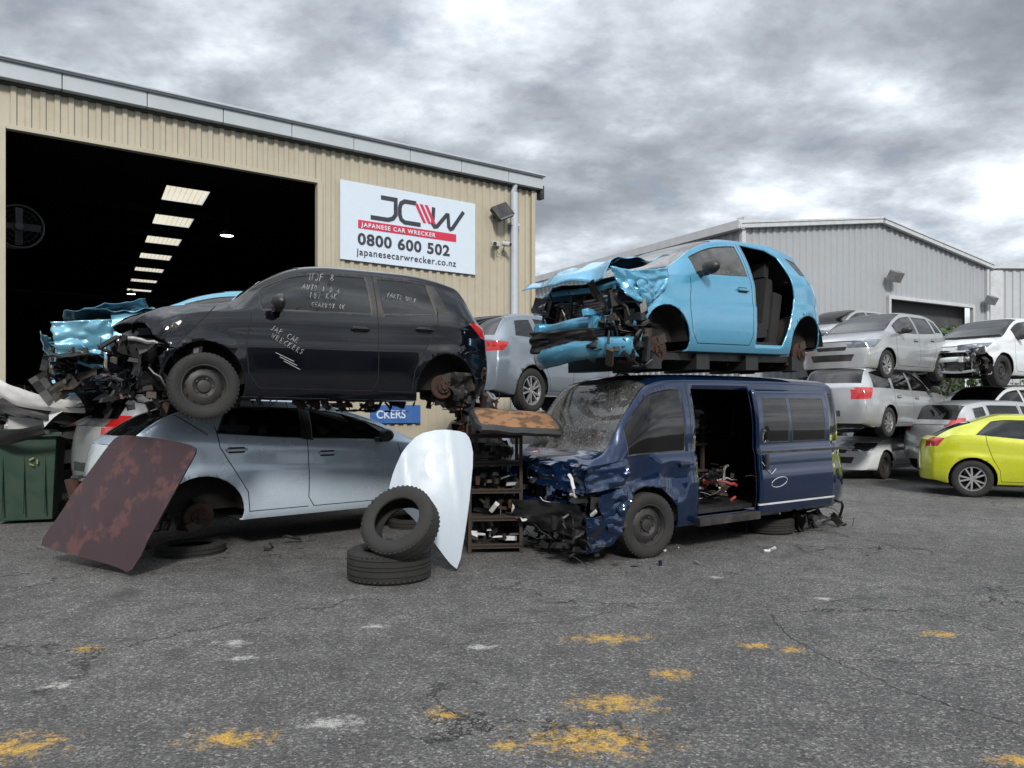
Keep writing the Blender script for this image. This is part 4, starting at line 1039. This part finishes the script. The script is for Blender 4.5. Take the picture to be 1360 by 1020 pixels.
# ======================================================================== LOOSE OBJECTS
def panel(name,outline,mat,T,curve=.10,nx=26,edge=.02):
    bm=bmesh.new()
    xs_=[p[0] for p in outline];ys_=[p[1] for p in outline];x0,x1,y0,y1=min(xs_),max(xs_),min(ys_),max(ys_)
    ny=nx;g=[[bm.verts.new((x0+(x1-x0)*i/nx,0,y0+(y1-y0)*j/ny)) for j in range(ny+1)] for i in range(nx+1)]
    for i in range(nx):
        for j in range(ny):bm.faces.new((g[i][j],g[i+1][j],g[i+1][j+1],g[i][j+1])).smooth=True
    ins=set(cut_poly(bm,outline,'y'))
    bmesh.ops.delete(bm,geom=[f for f in bm.faces if f not in ins],context='FACES')
    cx,cy=(x0+x1)/2,(y0+y1)/2
    for v in bm.verts:
        u=(v.co.x-cx)/(x1-x0)*2;w_=(v.co.z-cy)/(y1-y0)*2
        v.co.y=-curve*(1-.5*u*u-.5*w_*w_)-.012*math.exp(-((u*.9+w_*.15-.55)/.05)**2)-.012*math.exp(-((u*.9+w_*.15+.55)/.05)**2)
    bed=[e_ for e_ in bm.edges if e_.is_boundary]
    r_=bmesh.ops.extrude_edge_only(bm,edges=bed)
    for v in [x for x in r_['geom'] if isinstance(x,bmesh.types.BMVert)]: v.co.y+=edge;v.co.x+=(cx-v.co.x)*.01;v.co.z+=(cy-v.co.z)*.01
    bmesh.ops.recalc_face_normals(bm,faces=bm.faces[:])
    for e_ in bm.edges:
        if len(e_.link_faces)==2 and e_.calc_face_angle(0)>R(40):e_.smooth=False
    me=bpy.data.meshes.new(name);bm.to_mesh(me);bm.free();me.materials.append(mat)
    ob=bpy.data.objects.new(name,me);col.objects.link(ob);ob.matrix_world=T
    md=ob.modifiers.new('s','SOLIDIFY');md.thickness=.006
    return ob
def rnd(pts):
    # one pass of corner rounding so the pressed-steel outline reads as curved
    o=[];n=len(pts)
    for i in range(n):
        a=Vector(pts[i]);b=Vector(pts[(i+1)%n]);o+=[tuple(a*.8+b*.2),tuple(a*.2+b*.8)]
    return o
bw=surf('bonnet_white_paint',(.42,.48,.54),.35,0,.6,.25,dcol=(.34,.36,.36),sc=3)
panel('car_bonnet',rnd([(0,0),(.10,.55),(.17,1.12),(.14,1.30),(.08,1.37),(-.17,1.39),(-.38,1.34),(-.53,1.18),(-.62,.98),(-.67,.80),(-.66,.70),(-.48,.55),(-.26,.30),(-.09,.07)]),bw,
  Matrix.Translation((-.52,7.45,.01))@Matrix.Rotation(R(8),4,'Z')@Matrix.Rotation(R(-14),4,'X'),.13)
bT=Matrix.Translation((-3.56,7.2,.03))@Matrix.Rotation(R(-26),4,'Z')@Matrix.Rotation(R(-17),4,'X')
mbrn=surf('weathered_maroon_paint',(.040,.019,.024),.5,.1,.1,.65,dcol=(.13,.055,.05),sc=3.2,thr=(.54,.60))
panel('car_bonnet',rnd([(0,0),(.12,.20),(.33,.75),(.46,1.17),(.44,1.24),(.2,1.28),(-.3,1.32),(-.62,1.33),(-.72,1.28),(-.9,.95),(-1.22,.45),(-1.45,.16),(-1.2,.13),(-.7,.09),(-.2,.05)]),mbrn,bT,.08)
mb=MB();tyre(mb,.39,.27,Matrix.Translation((0,0,.14))@Matrix.Rotation(.3,4,'Z'),rr=.23)
mb.obj('car_tyre',[M['rubber']],matrix=Matrix.Translation((-1.15,7.2,0)))
mb=MB();tyre(mb,.35,.22,Matrix.Identity(4),rr=.215)
mb.obj('car_tyre',[M['rubber']],matrix=Matrix.Translation((-1.02,7.02,.53))@Euler((R(50),R(-24),0)).to_matrix().to_4x4())
rk=empty('metal_shelf_rack',Matrix.Translation((-.46,8.35,0))@Matrix.Rotation(R(6),4,'Z'))
mb=MB()
for x in(0,.56):
    for y in(0,.42):mb.box((x,y,.70),(.035,.035,1.40),0)
for z in(.08,.38,.68,.98,1.28):
    mb.box((.28,.21,z),(.60,.46,.02),0);mb.box((.28,-.01,z),(.56,.02,.05),0)
mb.obj('frame',[surf('rack_steel',(.04,.034,.030),.7,metal=.3,dust=.7,dcol=(.09,.05,.03),sc=9)],rk)
mb=MB();rng=random.Random(19)
for z in(.1,.4,.7,1.0,1.3):clutter(mb,rng,(.05,.03,z+.02),(.52,.38,z+.15),18,[0,0,1,2,1,0,4,0,3],.05,.18,'bbcc')
mb.obj('stored_parts',[M['plastic'],M['iron'],M['alu'],M['white'],M['rust']],rk)
mb=MB();mt=surf('worn_brown_leather',(.23,.11,.04),.65,dust=.8,dcol=(.045,.028,.018),sc=7,thr=(.48,.56))
def bd(u,v):
    x=(u-.5)*.86;y=(v-.5)*.62;r_=1-.10*abs(2*v-1)**6;return (x*r_,y,.03*(1-(2*u-1)**6)*(1-(2*v-1)**6)+.015*noise.noise(Vector((u*4,v*4,0))))
mb.grid(bd,20,14,0)
pts=[bd(u/12,0) for u in range(13)]+[bd(1,v/8) for v in range(1,9)]+[bd(1-u/12,1) for u in range(1,13)]+[bd(0,1-v/8) for v in range(1,8)]
mb.tube([(p[0],p[1],p[2]-.035) for p in pts],.045,1,8,closed=True)
mb.obj('vehicle_seat_base',[mt,M['plastic']],matrix=Matrix.Translation((.04,8.05,1.47))@Euler((R(16),R(4),R(12))).to_matrix().to_4x4())
mb=MB();clutter(mb,random.Random(44),(-.6,9.0,1.1),(-.2,9.9,1.75),60,[0,0,1,2,3,4],.05,.35)
clutter(mb,random.Random(45),(-.55,9.0,.0),(-.15,9.6,1.1),50,[0,0,1,2],.1,.5)
mb.obj('scrap_parts_pile',[M['plastic'],M['iron'],M['alu'],M['rust'],M['orange']])
wb=empty('wheelie_bin',Matrix.Translation((-6.75,10.75,0))@Matrix.Rotation(R(20),4,'Z'))
mb=MB();grn=surf('green_plastic',(.010,.038,.022),.5,dust=.45,dcol=(.05,.06,.045))
mb.box((0,0,.62),(.78,.66,1.15),0,(math.pi,0,0),taper=.84);mb.box((0,0,1.22),(.94,.80,.06),0);mb.box((0,-.0,1.27),(.88,.74,.05),0,taper=.9)
for i in range(3):mb.box((-.25+.25*i,-.34,.55),(.02,.03,.8),0,(R(-5),0,0))
mb.cyl((-.38,.3,.12),(-.30,.3,.12),.12,.12,1,18);mb.cyl((.30,.3,.12),(.38,.3,.12),.12,.12,1,18)
mb.obj('bin',[grn,M['rubber']],wb,bevel=.02)
mb=MB()
for k in range(3):
    a=k*2*math.pi/3
    mb.box((.12+.045*math.cos(a),-.362,.85+.045*math.sin(a)),(.06,.006,.018),0,(R(-5),-a+R(90),0))
mb.obj('recycling_mark',[surf('mark_yellow',(.20,.24,.05),.5)],wb)
mb=MB();rng=random.Random(2)
for i in range(9):
    c=Vector((rng.uniform(-7.2,-5.7),rng.uniform(10.3,11.2),1.32+.06*i));a0=rng.uniform(-.5,.7);w_=rng.uniform(1.1,1.6);mm=rng.choice((0,1,0,0,2,0,3))
    E=Matrix.Translation(c)@Matrix.Rotation(a0,4,'Z')@Matrix.Rotation(rng.uniform(-.4,.4),4,'Y')@Matrix.Rotation(rng.uniform(-.9,.9),4,'X')
    sd_=rng.uniform(0,50)
    mb.grid(lambda u,v:((u-.5)*w_,-.35*(1-(2*u-1)**2)-.03*math.sin(v*3)+.03*noise.noise(Vector((u*5,v*3,sd_))),(v-.5)*.26*(1-.4*abs(2*u-1))),18,6,mm,True,E)
clutter(mb,rng,(-7.2,10.5,1.3),(-5.8,11.3,1.7),60,[0,0,1,2,3],.08,.5)
mb.obj('bumper_pile',[M['plastic'],M['white'],sil2,M['alu']])
mb=MB();clutter(mb,random.Random(61),(.7,7.5,.0),(2.3,7.9,.02),6,[0,0,1,2,3],.02,.10)
clutter(mb,random.Random(62),(-4.5,8.5,.0),(-1,9.1,.04),12,[0,0,0,2],.02,.12)
clutter(mb,random.Random(63),(1.6,8.2,.0),(4.2,8.9,.02),6,[0,2,4],.01,.07)
mb.obj('ground_debris',[M['plastic'],navy,M['iron'],M['alu'],M['white']])
rng=random.Random(9);mb=MB()
for i in range(5200):
    cl_=rng.choice(((12.3,21.5,2.6,1.1),(12.9,21.9,2.0,1.2),(12.0,21.2,1.5,1.0),(14.6,22.0,1.9,1.2),(12.5,21.6,3.3,.6),(13.2,21.6,3.1,.5),(16.0,22.5,2.2,1.3)))
    d=Vector([rng.gauss(0,1) for _ in range(3)]).normalized()*cl_[3]*rng.random()**.4
    if noise.noise(Vector(cl_[:3])+d*1.6)<-.12:continue
    p=Vector(cl_[:3])+d;s=rng.uniform(.05,.11)
    E=Matrix.Translation(p)@Euler((rng.uniform(0,6),rng.uniform(0,6),rng.uniform(0,6))).to_matrix().to_4x4()
    mb.add([(-s,0,0),(0,-s*.5,0),(s,0,0),(0,s*.5,0)],[(0,1,2,3)],0 if rng.random()<.6 else 1,False,E)
for i in range(10):
    x=11.8+i*.45;mb.tube([(x,21.8,0),(x+rng.uniform(-.2,.2),21.8,1),(x+rng.uniform(-.4,.4),21.7,2.4)],.03,2,6)
mb.obj('shrub',[surf('leaf_a',(.05,.11,.02),.7),surf('leaf_b',(.09,.15,.03),.7),surf('bark',(.06,.045,.03),.9)])
# unseen warehouse row added behind the viewer so paint and glass reflect dark
b4=empty('unseen_dark_warehouse',Matrix.Translation((-34,-17,0)))
mb=MB()
corr(mb,0,30,0,6.5,0,0,.3,.04,T=Matrix.Translation((30,0,0))@Matrix.Rotation(math.pi,4,'Z'))
corr(mb,0,34,0,7.5,0,0,.3,.04,T=Matrix.Translation((70,2,0))@Matrix.Rotation(math.pi,4,'Z'))
mb.box((15,-10,6.5),(30.4,20,.2),1);mb.box((53,-8,7.5),(34.4,20,.2),1)
for x in(5,14,23,42,52,62): mb.box((x,.08 if x<30 else 2.08,2.2),(4,.1,4.4),2)
mb.obj('cladding',[surf('drab_cladding',(.13,.13,.12),.7),M['alu'],DK],b4)
print('done',len(bpy.data.objects))
